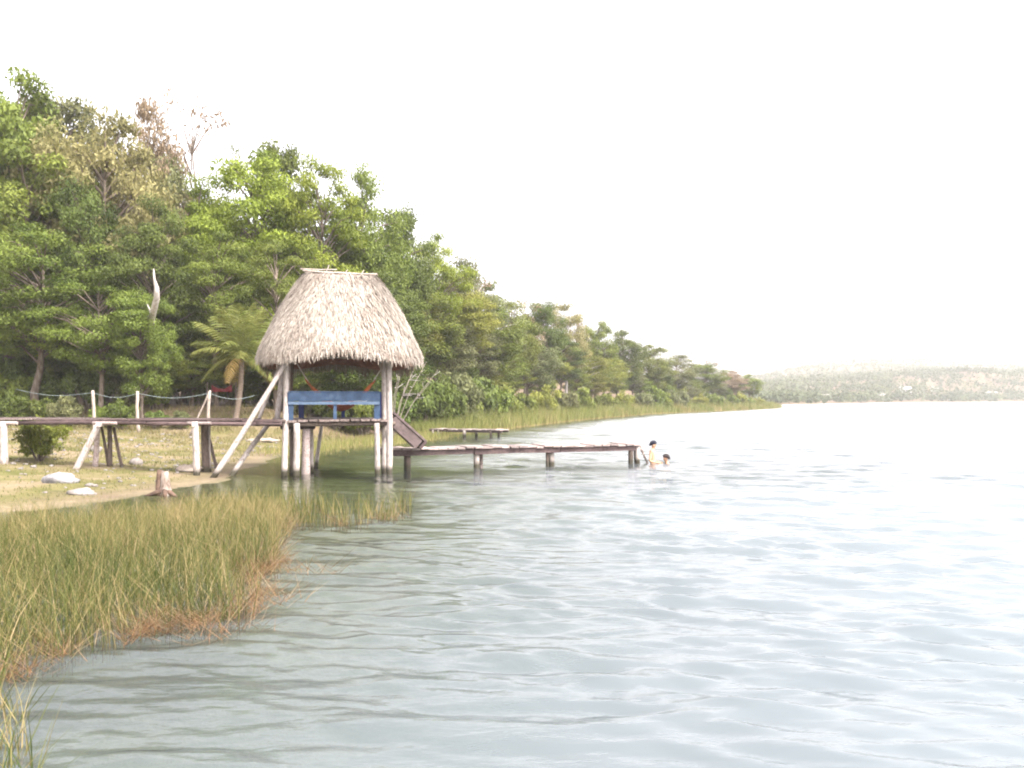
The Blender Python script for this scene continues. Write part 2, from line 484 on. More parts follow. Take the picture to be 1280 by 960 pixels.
# ------------------------------------------------------------------ water
wx = axis((-480, -40, 22), (-40, -14, 1.2), (-14, -9, 0.25), (-9, -6, 0.08), (-6, 8, 0.05), (8, 13, 0.09), (13, 22, 0.25), (22, 60, 1.4), (60, 300, 12), (300, 1980, 60))
ys = [-34.0, -20, -10, -5, -2, 0, 1.5]
yy = 2.5
while yy < 2480:
    ys.append(yy)
    yy += max(0.042, 0.0040 * yy) if yy < 60 else 0.02 * yy
ys.append(2480.0)
wy = np.array(ys)
WX, WY = np.meshgrid(wx, wy)
X, Y = WX.ravel(), WY.ravel()
sd = -np.maximum(sdist(X, Y, SHORE), sdist(X, Y, FAR))
cell = np.maximum(np.gradient(wx)[None, :], np.gradient(wy)[:, None]).ravel()
amp = np.clip(sd / 7.0, 0.10, 1.0)
amp = amp * np.clip(0.95 + 0.40 * wob(X + 7, Y, 4.5), 0.35, 1.6) * (0.88 + 0.12 * sstep(-5.0, 3.0, X + 0.12 * (Y - 10)))                         # calmer in the lee of the reeds
wr = np.random.default_rng(5)
Z = np.zeros_like(X)
unres = np.full_like(X, 0.0006)                                                           # slope variance too fine for the mesh
NW = 110
for i in range(NW):
    lam = 0.17 * (3.2 / 0.17) ** (wr.random() ** 1.2)
    th = math.radians(-104) + wr.normal(0, 0.36)                                          # waves run towards the camera and the left bank
    kx, ky = math.cos(th) * 2 * PI / lam, math.sin(th) * 2 * PI / lam
    slope = 0.011 if lam > 1.2 else (0.029 if lam > 0.38 else 0.020)
    a_ = slope * lam / (2 * PI)
    ph = wr.uniform(0, 2 * PI)
    w_ = np.clip((lam / (cell * 3.0) - 0.7), 0, 1)
    arg = kx * X + ky * Y + ph + 1.1 * wob(X, Y, lam * 6)
    s = np.sin(arg)
    unres += 0.5 * (slope * amp) ** 2 * (1 - w_) ** 2
    Z += a_ * w_ * amp * (s - 0.30 * np.cos(2 * arg))
wrough = np.clip(np.sqrt(1.5 * np.sqrt(unres)) - 0.13, 0.05, 0.40)
depth = np.clip(-terrain(X, Y), 0, 3)
opac = 1 - np.exp(-(depth / 1.4) ** 2)
m, n, l = new_mat('lake_water')
tc = n.new('ShaderNodeTexCoord')
mp = n.new('ShaderNodeMapping'); mp.inputs['Scale'].default_value = (0.55, 1.25, 1); mp.inputs['Rotation'].default_value = (0, 0, math.radians(-14))
nz = n.new('ShaderNodeTexNoise'); nz.inputs['Scale'].default_value = 4.2; nz.inputs['Detail'].default_value = 4; nz.inputs['Roughness'].default_value = 0.55
nz2 = n.new('ShaderNodeTexNoise'); nz2.inputs['Scale'].default_value = 9.0; nz2.inputs['Detail'].default_value = 3
b1 = n.new('ShaderNodeBump'); b1.inputs['Strength'].default_value = 0.7; b1.inputs['Distance'].default_value = 0.026
b2 = n.new('ShaderNodeBump'); b2.inputs['Strength'].default_value = 0.55; b2.inputs['Distance'].default_value = 0.005
fr = n.new('ShaderNodeFresnel'); fr.inputs['IOR'].default_value = 1.34
gl = n.new('ShaderNodeBsdfGlossy'); gl.inputs['Roughness'].default_value = 0.05
df = n.new('ShaderNodeBsdfDiffuse'); df.inputs['Color'].default_value = (0.126, 0.147, 0.156, 1)
tr = n.new('ShaderNodeBsdfTransparent'); tr.inputs['Color'].default_value = (0.80, 0.90, 0.80, 1)
at = n.new('ShaderNodeAttribute'); at.attribute_name = 'opacity'
mb = n.new('ShaderNodeMixShader'); mf = n.new('ShaderNodeMixShader')
o = n.new('ShaderNodeOutputMaterial')
l.new(tc.outputs['Object'], mp.inputs[0]); l.new(mp.outputs[0], nz.inputs['Vector']); l.new(mp.outputs[0], nz2.inputs['Vector'])
l.new(nz.outputs['Fac'], b1.inputs['Height']); l.new(nz2.outputs['Fac'], b2.inputs['Height']); l.new(b1.outputs[0], b2.inputs['Normal'])
l.new(b2.outputs[0], fr.inputs['Normal']); l.new(b2.outputs[0], gl.inputs['Normal'])
ar = n.new('ShaderNodeAttribute'); ar.attribute_name = 'rough'
l.new(ar.outputs['Fac'], gl.inputs['Roughness'])
l.new(at.outputs['Fac'], mb.inputs[0]); l.new(tr.outputs[0], mb.inputs[1]); l.new(df.outputs[0], mb.inputs[2])
l.new(fr.outputs[0], mf.inputs[0]); l.new(mb.outputs[0], mf.inputs[1]); l.new(gl.outputs[0], mf.inputs[2]); l.new(mf.outputs[0], o.inputs[0])
M['water'] = m
water = link('lake_water', mesh_np('lake_water', np.stack([X, Y, Z], 1), grid_faces(len(wx), len(wy)), M['water'], True, {'opacity': opac, 'rough': wrough}))
tag(water, kind='structure')

# ------------------------------------------------------------------ thatched hut on stilts
thatch, n, l = new_mat('palm_thatch')
at = n.new('ShaderNodeAttribute'); at.attribute_name = 'tone'
cr = ramp(n, [(0.0, (0.12, 0.06, 0.036)), (0.22, (0.185, 0.150, 0.122)), (0.6, (0.315, 0.272, 0.228)), (1.0, (0.45, 0.40, 0.345))])
b = n.new('ShaderNodeBsdfPrincipled'); b.inputs['Roughness'].default_value = 0.9; b.inputs['Specular IOR Level'].default_value = 0.15
o = n.new('ShaderNodeOutputMaterial')
l.new(at.outputs['Fac'], cr.inputs[0]); l.new(cr.outputs[0], b.inputs['Base Color']); l.new(b.outputs[0], o.inputs[0])
M['thatch'] = thatch
M['thatch_under'] = mat_noise('thatch_underside', [(0.3, (0.12, 0.052, 0.036)), (0.7, (0.27, 0.14, 0.10))], 7, bump=0.5)

HC = Vector((px(425, 29.2), 29.2, 0))                   # middle of the hut
HA = math.radians(13)
E1 = Vector((math.cos(HA), math.sin(HA), 0)); E2 = Vector((-math.sin(HA), math.cos(HA), 0))
hut = thing('thatched_hut', 'open hut on wooden stilts with steep grey palm thatch roof over the water', 'hut', HC)
DECK = 1.56


def HP(a, b, z):
    return HC + E1 * a + E2 * b + Vector((0, 0, z))


# roof: outer shell, lip, underside
tq = [0.0, 0.10, 0.25, 0.41, 0.58, 0.77, 0.90, 1.0]
fa = [0.435, 0.51, 0.615, 0.72, 0.82, 0.918, 0.972, 1.0]
fb = [0.05, 0.18, 0.35, 0.53, 0.70, 0.87, 0.955, 0.99]
RA, RB, ZT, ZE = 2.34, 2.05, 6.02, 3.40


def roof_pt(t, g, out=0.0):
    sa_ = np.interp(t, tq, fa) * RA + out
    sb_ = np.interp(t, tq, fb) * RB + out
    n_ = 3.4
    c, s = np.cos(g), np.sin(g)
    r = (np.abs(c) ** n_ + np.abs(s) ** n_) ** (-1 / n_)
    bump_ = 1 + 0.012 * np.sin(5 * g + 9 * t) + 0.010 * np.sin(11 * g - 6 * t)
    return c * r * sa_ * bump_, s * r * sb_ * bump_, ZT + (ZE - ZT) * t + 0.12 * t ** 3 * np.cos(4 * g) - 0.24 * t ** 3 * np.clip(np.sin(g), 0, 1) + 0.10 * t ** 3 * np.clip(-np.sin(g), 0, 1)


mbr = MB(); S = 48
rings = [roof_pt(t, np.linspace(0, 2 * PI, S, endpoint=False)) for t in np.linspace(0, 1, 15)]
inner = []
for t in np.linspace(1, 0.05, 10):
    x, y, z = roof_pt(t, np.linspace(0, 2 * PI, S, endpoint=False), -0.16)
    inner.append((x, y, z - 0.10 if t < 0.99 else z + 0.02))
allr = rings + inner
for (x, y, z) in allr:
    z = np.broadcast_to(z, x.shape)
    for k in range(S):
        mbr.v.append(HP(x[k], y[k], float(z[k]) + rnd.uniform(-0.02, 0.02)))
under_from = len(rings) - 1
for i in range(len(allr) - 1):
    for k in range(S):
        k2 = (k + 1) % S
        mbr.f.append((i * S + k, (i + 1) * S + k, (i + 1) * S + k2, i * S + k2)); mbr.sm.append(True)
mbr.f.append(tuple(range(S))); mbr.sm.append(False)
mbr.f.append(tuple((len(allr) - 1) * S + k for k in range(S))[::-1]); mbr.sm.append(False)
roof = mbr.build('roof', M['thatch_under'], hut)
roof.data.materials.append(mat_noise('thatch_outer', [(0.3, (0.13, 0.105, 0.085)), (0.7, (0.25, 0.215, 0.18))], 9, bump=0.6))
for i_, p_ in enumerate(roof.data.polygons):
    p_.material_index = 1 if i_ < S * (len(rings) - 1) or i_ == S * (len(allr) - 1) else 0

# palm strips of the thatch
ns = 26000
tt = rng.random(ns) ** 0.75
gg = rng.random(ns) * 2 * PI
fringe = rng.random(ns) < 0.20
tt[fringe] = rng.uniform(0.93, 1.0, fringe.sum())
ln = rng.uniform(0.16, 0.34, ns)
gf = gg[fringe]
ln[fringe] = rng.uniform(0.05, 0.19, fringe.sum()) * np.clip(1.0 + 0.6 * np.sin(gf * 17) * np.sin(gf * 5.3 + 1) + 0.6 * np.sin(gf * 41 + 2), 0.25, 2.1)
x0, y0, z0 = roof_pt(tt, gg, 0.03)
x1, y1, z1 = roof_pt(np.minimum(tt + 0.12, 1.0), gg, 0.03)
dv = np.stack([x1 - x0, y1 - y0, z1 - z0 + 1e-6], 1)
dv[tt > 0.93] = np.stack([np.cos(gg) * 0.18, np.sin(gg) * 0.18, -np.ones(ns)], 1)[tt > 0.93]
dv /= np.linalg.norm(dv, axis=1)[:, None]
nrm = np.stack([np.cos(gg), np.sin(gg), np.full(ns, 0.55)], 1); nrm /= np.linalg.norm(nrm, axis=1)[:, None]
sv = np.cross(dv, nrm); sv /= np.linalg.norm(sv, axis=1)[:, None]
dv = dv + sv * rng.normal(0, 0.16, ns)[:, None]
wd = rng.uniform(0.012, 0.030, ns)[:, None]
p0 = np.stack([x0, y0, z0], 1) + nrm * rng.uniform(-0.02, 0.025, ns)[:, None]
lift = rng.uniform(0.0, 0.05, ns)[:, None] * nrm
p1 = p0 + dv * (ln * 0.55)[:, None] + lift
p2 = p0 + dv * ln[:, None] + lift * 1.4 - np.array([0, 0, 1.0]) * (0.03 * rng.random(ns))[:, None]
V = np.stack([p0 - sv * wd * 0.5, p0 + sv * wd * 0.5, p1 - sv * wd * 0.5, p1 + sv * wd * 0.5, p2 - sv * wd * 0.22, p2 + sv * wd * 0.22], 1).reshape(-1, 3)
R3 = np.array([[E1.x, E2.x, 0], [E1.y, E2.y, 0], [0, 0, 1]])
V = V @ R3.T
bi = np.arange(ns)[:, None] * 6
F = np.concatenate([bi + np.array([0, 1, 3, 2]), bi + np.array([2, 3, 5, 4])])
tone = np.clip(rng.normal(0.58, 0.17, ns) + 0.10 * wob(gg * 2.2, tt * 3.0, 1.2) - 0.10 * (tt < 0.12), 0.12, 1)
tone[rng.random(ns) < 0.06] = 0.2
tn = np.repeat(tone[:, None], 6, 1)
tn[fringe, 4:] -= 0.28
tn[fringe, 2:4] -= 0.08
st = link('thatch_leaf', mesh_np('thatch_leaf', V, F, M['thatch'], False, {'tone': np.clip(tn, 0, 1).ravel()}), roof)
tag(st, kind='stuff')
# poles holding down the ridge
for (a0, b0, z0, a1_, b1_, z1_, r) in ((-1.12, -0.17, 6.04, 1.10, -0.17, 6.00, 0.038), (-1.05, 0.17, 6.05, 1.15, 0.17, 6.02, 0.038), (-1.2, -0.05, 6.10, -0.1, -0.1, 6.11, 0.03)):
    MB().log(HP(a0, b0, z0), HP(a1_, b1_, z1_), r * 0.8, r * 0.6, 0.03).build('ridge_pole', M['fence_wood'], roof)
for a0 in (-0.75, -0.45, 0.1, 0.6):
    MB().log(HP(a0 - 0.05, -0.30, 5.86), HP(a0 + 0.12, 0.12, 6.27 if a0 == -0.45 else 6.14), 0.02, 0.014, 0.02, 3, 6).build('ridge_peg', M['fence_wood'], roof)

ZP = 3.55
FL, FLt = P(355, 596, 27.25), P(358, 445, 27.6)
FR, FRt = P(487, 592, 28.15), P(486, 444, 28.3)
FR2, FR2t = P(479.5, 590, 28.45), P(479, 449, 28.9)
BL, BLt = P(366, 577, 30.2), P(363, 446, 30.0)
BR, BRt = P(482.5, 575, 30.9), P(481, 452, 30.7)


def sink(p, d=0.5):
    q = Vector(p); q.z = min(tz(q.x, q.y), q.z) - 0.12
    return q


for a, b_, r in ((FL, FLt, 0.085), (FR, FRt, 0.088), (FR2, FR2t, 0.07), (BL, BLt, 0.075), (BR, BRt, 0.075)):
    top = Vector(b_); top.z = max(top.z, 3.5)
    MB().log(sink(a), top, r * 1.08, r * 0.88, 0.012, 8).build('post', M['pole'], hut)
# poles standing on the boardwalk end and the long braces
MB().log(P(346, 527, 28.3), P(354, 447, 28.6), 0.085, 0.075, 0.02).build('post', M['pole'], hut)
MB().log(sink(P(262, 599, 26.5)), P(360, 447, 27.35), 0.085, 0.062, 0.025, 8).build('brace', M['pole'], hut)
MB().log(sink(P(286, 592, 27.4)), P(335, 531, 29.0), 0.075, 0.07, 0.03).build('brace', M['pole'], hut)
MB().log(P(322, 528, 28.4), P(352, 452, 28.5), 0.055, 0.045, 0.03).build('brace', M['pole'], hut)
MB().log(P(362, 527, 29.6), P(366, 448, 29.6), 0.05, 0.045, 0.02).build('post', M['pole_dark'], hut)
MB().log(P(492, 527, 30.0), P(474, 449, 29.2), 0.04, 0.035, 0.03).build('brace', M['pole'], hut)
# beams under the eaves
for a, b_ in ((FLt, FRt), (BLt, BRt), (FLt, BLt), (FRt, BRt)):
    p, q = Vector(a), Vector(b_); dd = (q - p).normalized()
    p = p - dd * 0.25; q = q + dd * 0.25; p.z = q.z = 3.50 if abs(dd.x) > 0.7 else 3.62
    MB().log(p, q, 0.055, 0.05, 0.012).build('eave_beam', M['pole'], hut)
for s_ in (-1, 1):
    for a0 in (-1.3, -0.45, 0.45, 1.3):
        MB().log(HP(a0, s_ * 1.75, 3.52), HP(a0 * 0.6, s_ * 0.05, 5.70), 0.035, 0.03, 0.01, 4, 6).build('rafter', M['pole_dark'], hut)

# deck of the hut
dFL, dFR = P(345, 525, 27.35), P(488, 523, 28.25)
dx = Vector((dFR.x - dFL.x, dFR.y - dFL.y, 0)); dlen = dx.length; dx.normalize()
dy = Vector((-dx.y, dx.x, 0))
D0 = Vector((dFL.x, dFL.y, DECK))
npl = 11
for i in range(npl):
    s_ = (i + 0.5) / npl * dlen
    a = D0 + dx * s_ - dy * rnd.uniform(0.05, 0.16) + Vector((0, 0, rnd.uniform(-0.012, 0.012)))
    b_ = D0 + dx * (s_ + rnd.uniform(-0.02, 0.02)) + dy * 3.0
    MB().plank(a, b_, dlen / npl - 0.035, 0.06, dx).build('deck_plank', M['plank'], hut)
for q in (0.06, 1.4, 2.8):
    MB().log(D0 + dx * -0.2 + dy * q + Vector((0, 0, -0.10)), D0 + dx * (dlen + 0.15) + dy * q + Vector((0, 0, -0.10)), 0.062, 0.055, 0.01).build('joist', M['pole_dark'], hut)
for (u0, v0, u1, v1, D, r, mt) in ((370, 595, 371, 529, 27.35, 0.10, 'pole'), (382, 593, 383, 536, 27.9, 0.13, 'plank_pale'), (390, 586, 389, 534, 28.9, 0.07, 'pole'),
                                   (472, 590, 471, 529, 28.0, 0.085, 'pole'), (394, 580, 402, 531, 31.0, 0.065, 'pole'), (365, 590, 366, 530, 28.6, 0.07, 'pole_dark')):
    MB().log(sink(P(u0, v0, D)), P(u1, v1, D), r, r * 0.9, 0.015).build('stilt', M[mt], hut)
MB().log(P(352, 534, 27.5), P(393, 534, 28.4), 0.07, 0.06, 0.01).build('joist', M['plank_dark'], hut)

# blue railing
rail = bpy.data.objects.new('railing', None); C.objects.link(rail); rail.parent = hut
tag(rail, 'faded blue painted board railing along the front of the deck')


def rail_set(A, B, parent, mat, lean=0.0, mids=(0.51,)):
    A, B = Vector(A), Vector(B)
    d = (B - A).normalized(); nn = Vector((-d.y, d.x, 0))
    z0 = DECK + 0.03
    MB().plank(A + Vector((0, 0, z0 + 0.655)) - nn * 0.045, B + Vector((0, 0, z0 + 0.655)) - nn * 0.045, 0.24, 0.045, (0, 0, 1), 0.004).build('top_board', mat, parent)
    MB().plank(A + Vector((0, 0, z0 + 0.80)), B + Vector((0, 0, z0 + 0.80)), 0.14, 0.035, nn, 0.003).build('cap_board', mat, parent)
    MB().plank(A + Vector((0, 0, z0 + 0.475)) - nn * 0.05, B + Vector((0, 0, z0 + 0.475)) - nn * 0.05, 0.09, 0.04, (0, 0, 1), 0.004).build('lower_board', M['blue_pale'] if mat == M['blue'] else mat, parent)
    for t in (0.025,) + tuple(mids) + (0.975,):
        p = A.lerp(B, t); w = 0.17 if t in (0.025, 0.975) else 0.10
        MB().plank(p + Vector((0, 0, z0 - 0.02)), p + Vector((0, 0, z0 + 0.78)), w, 0.05, d, 0.004).build('baluster', mat, parent)


ra, rb = P(360, 500, 27.45), P(474, 500, 28.15)
rail_set((ra.x, ra.y, 0), (rb.x, rb.y, 0), rail, M['blue'])
rail2 = bpy.data.objects.new('railing', None); C.objects.link(rail2); rail2.parent = hut
tag(rail2, 'deep blue board railing along the back of the deck')
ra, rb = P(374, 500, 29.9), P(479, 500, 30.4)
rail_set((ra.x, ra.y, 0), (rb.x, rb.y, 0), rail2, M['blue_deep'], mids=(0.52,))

# ------------------------------------------------------------------ hammock and the cloth on it
hA, hB = P(368, 449, 28.9), P(482, 452, 29.3)
ham = thing('hammock', 'orange red woven hammock slung on white cords under the thatch', 'hammock', (hA.lerp(hB, 0.5).x, hA.lerp(hB, 0.5).y, DECK))


def hpos(t):
    p = hA.lerp(hB, t)
    sag = 1.52 * (1 - abs(2 * t - 1) ** 1.75)
    return Vector((p.x, p.y, p.z - sag))


hd = (hB - hA); hd.z = 0; hd.normalize(); hn = Vector((-hd.y, hd.x, 0))
mbh = MB(); NS, NT = 26, 9
for i in range(NS + 1):
    t = 0.12 + 0.76 * i / NS
    w = 0.07 + 0.36 * max(0.0, math.sin(PI * i / NS)) ** 0.8
    for k in range(NT):
        g = -1 + 2 * k / (NT - 1)
        mbh.v.append(hpos(t) + hn * (g * w) + Vector((0, 0, 0.38 * w * (g * g) * 1.2 + 0.03 * math.sin(9 * g + i))))
for i in range(NS):
    for k in range(NT - 1):
        mbh.f.append((i * NT + k, (i + 1) * NT + k, (i + 1) * NT + k + 1, i * NT + k + 1)); mbh.sm.append(True)
ob = mbh.build('hammock_bed', M['hammock'], ham)
so = ob.modifiers.new('thick', 'SOLIDIFY'); so.thickness = 0.015
for (A, t0, sg) in ((hA, 0.16, 1), (hB, 0.84, -1)):
    for g in (-0.9, -0.3, 0.3, 0.9):
        e = hpos(t0) + hn * (g * 0.085) + Vector((0, 0, 0.03))
        MB().tube([A, A.lerp(e, 0.5) + hn * g * 0.02, e, hpos(t0 + sg * 0.10) + hn * g * 0.2 + Vector((0, 0, 0.05))], 0.016, 5).build('cord', M['cord'] if abs(g) > 0.5 else M['hammock'], ham)
cl = MB(); cc = hpos(0.70) + Vector((0, 0, 0.04)); nn_ = 9
for i in range(nn_):
    for k in range(nn_):
        a_, b_ = i / (nn_ - 1) - 0.5, k / (nn_ - 1) - 0.5
        cl.v.append(cc + hd * (a_ * 0.5) - hn * (0.22 + b_ * 0.55) + Vector((0, 0, 0.06 + 0.05 * math.sin(7 * a_ + 3 * b_) - 0.30 * max(0, b_ + 0.1))))
for i in range(nn_ - 1):
    for k in range(nn_ - 1):
        cl.f.append((i * nn_ + k, (i + 1) * nn_ + k, (i + 1) * nn_ + k + 1, i * nn_ + k + 1)); cl.sm.append(True)
clo = cl.build('cloth', M['cloth'], None, cc)
clo.modifiers.new('thick', 'SOLIDIFY').thickness = 0.02
tag(clo, 'crumpled white cloth hanging over the edge of the orange hammock', 'cloth')

# ------------------------------------------------------------------ boardwalk from the bank to the hut
bw0, bw1 = P(-110, 524, 27.7), P(352, 526, 27.2)
bwd = Vector((bw1.x - bw0.x, bw1.y - bw0.y, 0)); bwl = bwd.length; bwd.normalize(); bwn = Vector((-bwd.y, bwd.x, 0))
walk = thing('boardwalk', 'long raised plank walkway on trestles leading from the bank to the hut', 'boardwalk', (bw0.x, bw0.y, 0))
for row in range(4):
    s_ = 0.0
    while s_ < bwl - 0.05:
        L = min(rnd.uniform(2.4, 3.6), bwl - s_)
        zz = 1.60 - 0.03 * (s_ / bwl) + rnd.uniform(-0.012, 0.018)
        a = Vector((bw0.x, bw0.y, zz)) + bwd * s_ + bwn * (0.14 + row * 0.29)
        b_ = Vector((bw0.x, bw0.y, zz + rnd.uniform(-0.02, 0.02))) + bwd * (s_ + L - 0.03) + bwn * (0.14 + row * 0.29)
        MB().plank(a, b_, 0.25, 0.045, bwn, 0.012).build('plank', M['plank_dark' if rnd.random() < 0.45 else 'plank'], walk)
        s_ += L
for q in (0.06, 0.95):
    s_ = 0.0
    while s_ < bwl - 0.1:
        L = min(rnd.uniform(3.0, 4.0), bwl - s_)
        p = Vector((bw0.x, bw0.y, 1.50 - 0.03 * s_ / bwl)) + bwn * q
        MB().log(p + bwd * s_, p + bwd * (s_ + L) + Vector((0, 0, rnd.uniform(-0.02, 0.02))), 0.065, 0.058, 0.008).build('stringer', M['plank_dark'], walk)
        s_ += L


def wp(u, v, back=0.0):
    """point on the front (or back) face of the walkway"""
    D = 27.55 - 0.35 * (u + 110) / 462 + back
    return P(u, v, D)


def leg(u0, v0, u1, v1, back, r, mt='pole', par=walk, nm='leg'):
    a = wp(u0, v0, back); g = tz(a.x, a.y); a.z = min(a.z, g) - 0.08 if g < a.z + 0.6 else a.z
    if a.z < g - 0.5: a.z = g - 0.1
    MB().log(a, wp(u1, v1, back), r, r * 0.9, 0.015).build(nm, M[mt], par)


leg(246, 599, 244, 527, -0.14, 0.10)
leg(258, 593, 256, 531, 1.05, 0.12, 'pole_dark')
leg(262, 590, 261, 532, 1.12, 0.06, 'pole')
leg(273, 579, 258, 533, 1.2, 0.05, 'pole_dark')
leg(90, 593, 124, 529, -0.12, 0.095)
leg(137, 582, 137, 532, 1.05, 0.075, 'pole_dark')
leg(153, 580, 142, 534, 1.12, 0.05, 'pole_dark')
leg(136, 572, 127, 534, 1.15, 0.045, 'pole_dark')
leg(119, 578, 122, 535, 0.9, 0.085, 'plank_pale')
leg(5, 574, 4, 527, -0.12, 0.115)
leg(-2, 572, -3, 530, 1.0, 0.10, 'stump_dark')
for u in (246, 128, 4):
    a = wp(u - 4, 531, -0.25); b_ = wp(u + (13 if u > 10 else 8), 531, 1.35); b_.z = a.z
    MB().log(a, b_, 0.065, 0.06, 0.01).build('cross_beam', M['pole'], walk)
    MB().log(wp(u - 12, 529, -0.13), wp(u + 18, 529, -0.13), 0.05, 0.045, 0.01).build('cross_beam', M['plank_pale'], walk)

# ------------------------------------------------------------------ low jetty, its ladder, the ramp down to it
jz = 0.655
ja, jb = P(478, 561, 28.9), P(801, 556, 32.1)
jd = Vector((jb.x - ja.x, jb.y - ja.y, 0)); jl = jd.length; jd.normalize(); jn = Vector((-jd.y, jd.x, 0))
jet = thing('jetty', 'low wooden jetty with cross planks reaching out into the lake', 'jetty', (ja.x, ja.y, 0))
npl = int(jl / 0.285)
for i in range(npl):
    s_ = (i + 0.5) / npl * jl
    c = Vector((ja.x, ja.y, jz + rnd.uniform(-0.015, 0.02))) + jd * s_
    MB().plank(c - jn * rnd.uniform(0.02, 0.10), c + jn * rnd.uniform(1.05, 1.16) + Vector((0, 0, rnd.uniform(-0.01, 0.01))), jl / npl - rnd.uniform(0.015, 0.05), 0.05, jd).build('plank', M['plank_pale'], jet)
for q in (0.08, 0.98):
    for k in range(3):
        p = Vector((ja.x, ja.y, jz - 0.11)) + jn * q
        MB().plank(p + jd * (jl / 3 * k + 0.01), p + jd * (jl / 3 * (k + 1) - 0.01), 0.16, 0.09, (0, 0, 1), 0.012).build('stringer', M['plank_dark'], jet)


def jleg(u, v, back, r, mt, u1=None):
    a = P(u, v, 10); t = (u - 478) / (801 - 478)
    D = 28.9 + (32.1 - 28.9) * t + back
    b_ = P(u if u1 is None else u1, 560, D); b_.z = jz - 0.05
    q = P(u, v, D); q.z = tz(q.x, q.y) - 0.1
    MB().log(q, b_, r, r * 0.95, 0.012).build('leg', M[mt], jet)


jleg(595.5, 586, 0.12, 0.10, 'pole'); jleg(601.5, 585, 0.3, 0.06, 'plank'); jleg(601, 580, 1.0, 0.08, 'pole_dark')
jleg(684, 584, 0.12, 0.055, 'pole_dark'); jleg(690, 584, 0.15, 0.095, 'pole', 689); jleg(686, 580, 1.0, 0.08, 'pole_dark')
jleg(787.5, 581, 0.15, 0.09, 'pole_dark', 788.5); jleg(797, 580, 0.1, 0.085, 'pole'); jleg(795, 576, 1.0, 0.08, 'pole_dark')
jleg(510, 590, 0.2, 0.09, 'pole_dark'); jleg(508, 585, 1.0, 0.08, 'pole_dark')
# swim ladder leaning on the jetty's end
la = thing('ladder', 'small slanting wooden ladder at the lake end of the jetty', 'ladder', P(806, 579, 32.2))
for back in (0.15, 0.6):
    t0, t1 = P(799, 556, 32.1 + back), P(813, 587, 32.1 + back)
    MB().log(t0, t1, 0.035, 0.035, 0.01).build('ladder_rail', M['plank'], la)
for k in range(4):
    t = (k + 0.7) / 4.6
    MB().log(P(799, 556, 32.2).lerp(P(813, 587, 32.2), t), P(799, 556, 32.75).lerp(P(813, 587, 32.75), t), 0.028, 0.028, 0.01, 2, 6).build('rung', M['pole'], la)

rt0, rt1 = P(496, 519, 28.3), P(533, 553, 28.75)
rp = thing('ramp', 'steep dark plank ramp slanting from the hut deck down to the jetty', 'ramp', (rt1.x, rt1.y, 0.68))
rdir = (rt1 - rt0).normalized(); rside = Vector((-0.25, 0.97, 0)).normalized()
for k in range(3):
    off = rside * (0.14 + 0.27 * k)
    MB().plank(rt0 + off - rdir * 0.06 * k + Vector((0.0, 0, 0.02)), rt1 + off - rdir * (0.02 * k) + Vector((0, 0, 0.02)), 0.255, 0.06, rside).build('board', M['ramp'], rp)
dn = rside.cross(rdir).normalized()
if dn.z > 0: dn = -dn
for q in (0.08, 0.74):
    MB().plank(rt0 + rside * q + dn * 0.185, rt1 + rside * q + dn * 0.185 - rdir * 0.12, 0.09, 0.30, rside).build('side_beam', M['ramp'], rp)
MB().plank(rt1 + rside * 0.0 + dn * 0.12 - rdir * 0.02, rt1 + rside * 0.84 + dn * 0.12 - rdir * 0.02, 0.10, 0.26, rdir).build('foot_beam', M['plank_dark'], rp)
for k in range(7):
    t = (k + 0.5) / 7
    c = rt0.lerp(rt1, t) - dn * 0.035
    MB().plank(c + rside * 0.03, c + rside * 0.80, 0.045, 0.025, rdir, 0.003).build('tread', M['ramp'], rp)

# ------------------------------------------------------------------ far jetty
fa_, fb_ = P(536, 537, 55.5), P(627, 537, 53.5)
fz = EYE - 39 / 1200 * 54.5
fj = thing('jetty', 'short distant jetty by the reeds beyond the hut', 'jetty', (fa_.x, fa_.y, 0))
fd = Vector((fb_.x - fa_.x, fb_.y - fa_.y, 0)); fl = fd.length; fd.normalize(); fn = Vector((-fd.y, fd.x, 0))
for i in range(15):
    c = Vector((fa_.x, fa_.y, fz + rnd.uniform(-0.02, 0.02))) + fd * ((i + 0.5) / 15 * fl)
    MB().plank(c - fn * rnd.uniform(0, .1), c + fn * 1.0, fl / 15 - 0.05, 0.05, fd).build('plank', M['plank_pale' if i % 3 else 'plank'], fj)
for q in (0.06, 0.9):
    p = Vector((fa_.x, fa_.y, fz - 0.09)) + fn * q
    MB().plank(p, p + fd * fl, 0.13, 0.08, (0, 0, 1)).build('stringer', M['plank_dark'], fj)
for s_, q, r, mt in ((0.25, 0.05, 0.07, 'pole'), (0.6, 0.05, 0.06, 'pole'), (0.3, 0.9, 0.07, 'pole'), (2.32, 0.04, 0.10, 'pole'), (2.62, 0.9, 0.08, 'pole'), (3.98, 0.05, 0.075, 'pole_dark'), (4.05, 0.9, 0.075, 'pole_dark')):
    t = Vector((fa_.x, fa_.y, fz - 0.04)) + fd * s_ + fn * q
    g = Vector((t.x, t.y, tz(t.x, t.y) - 0.1))
    MB().log(g, t, r, r, 0.02).build('leg', M[mt], fj)

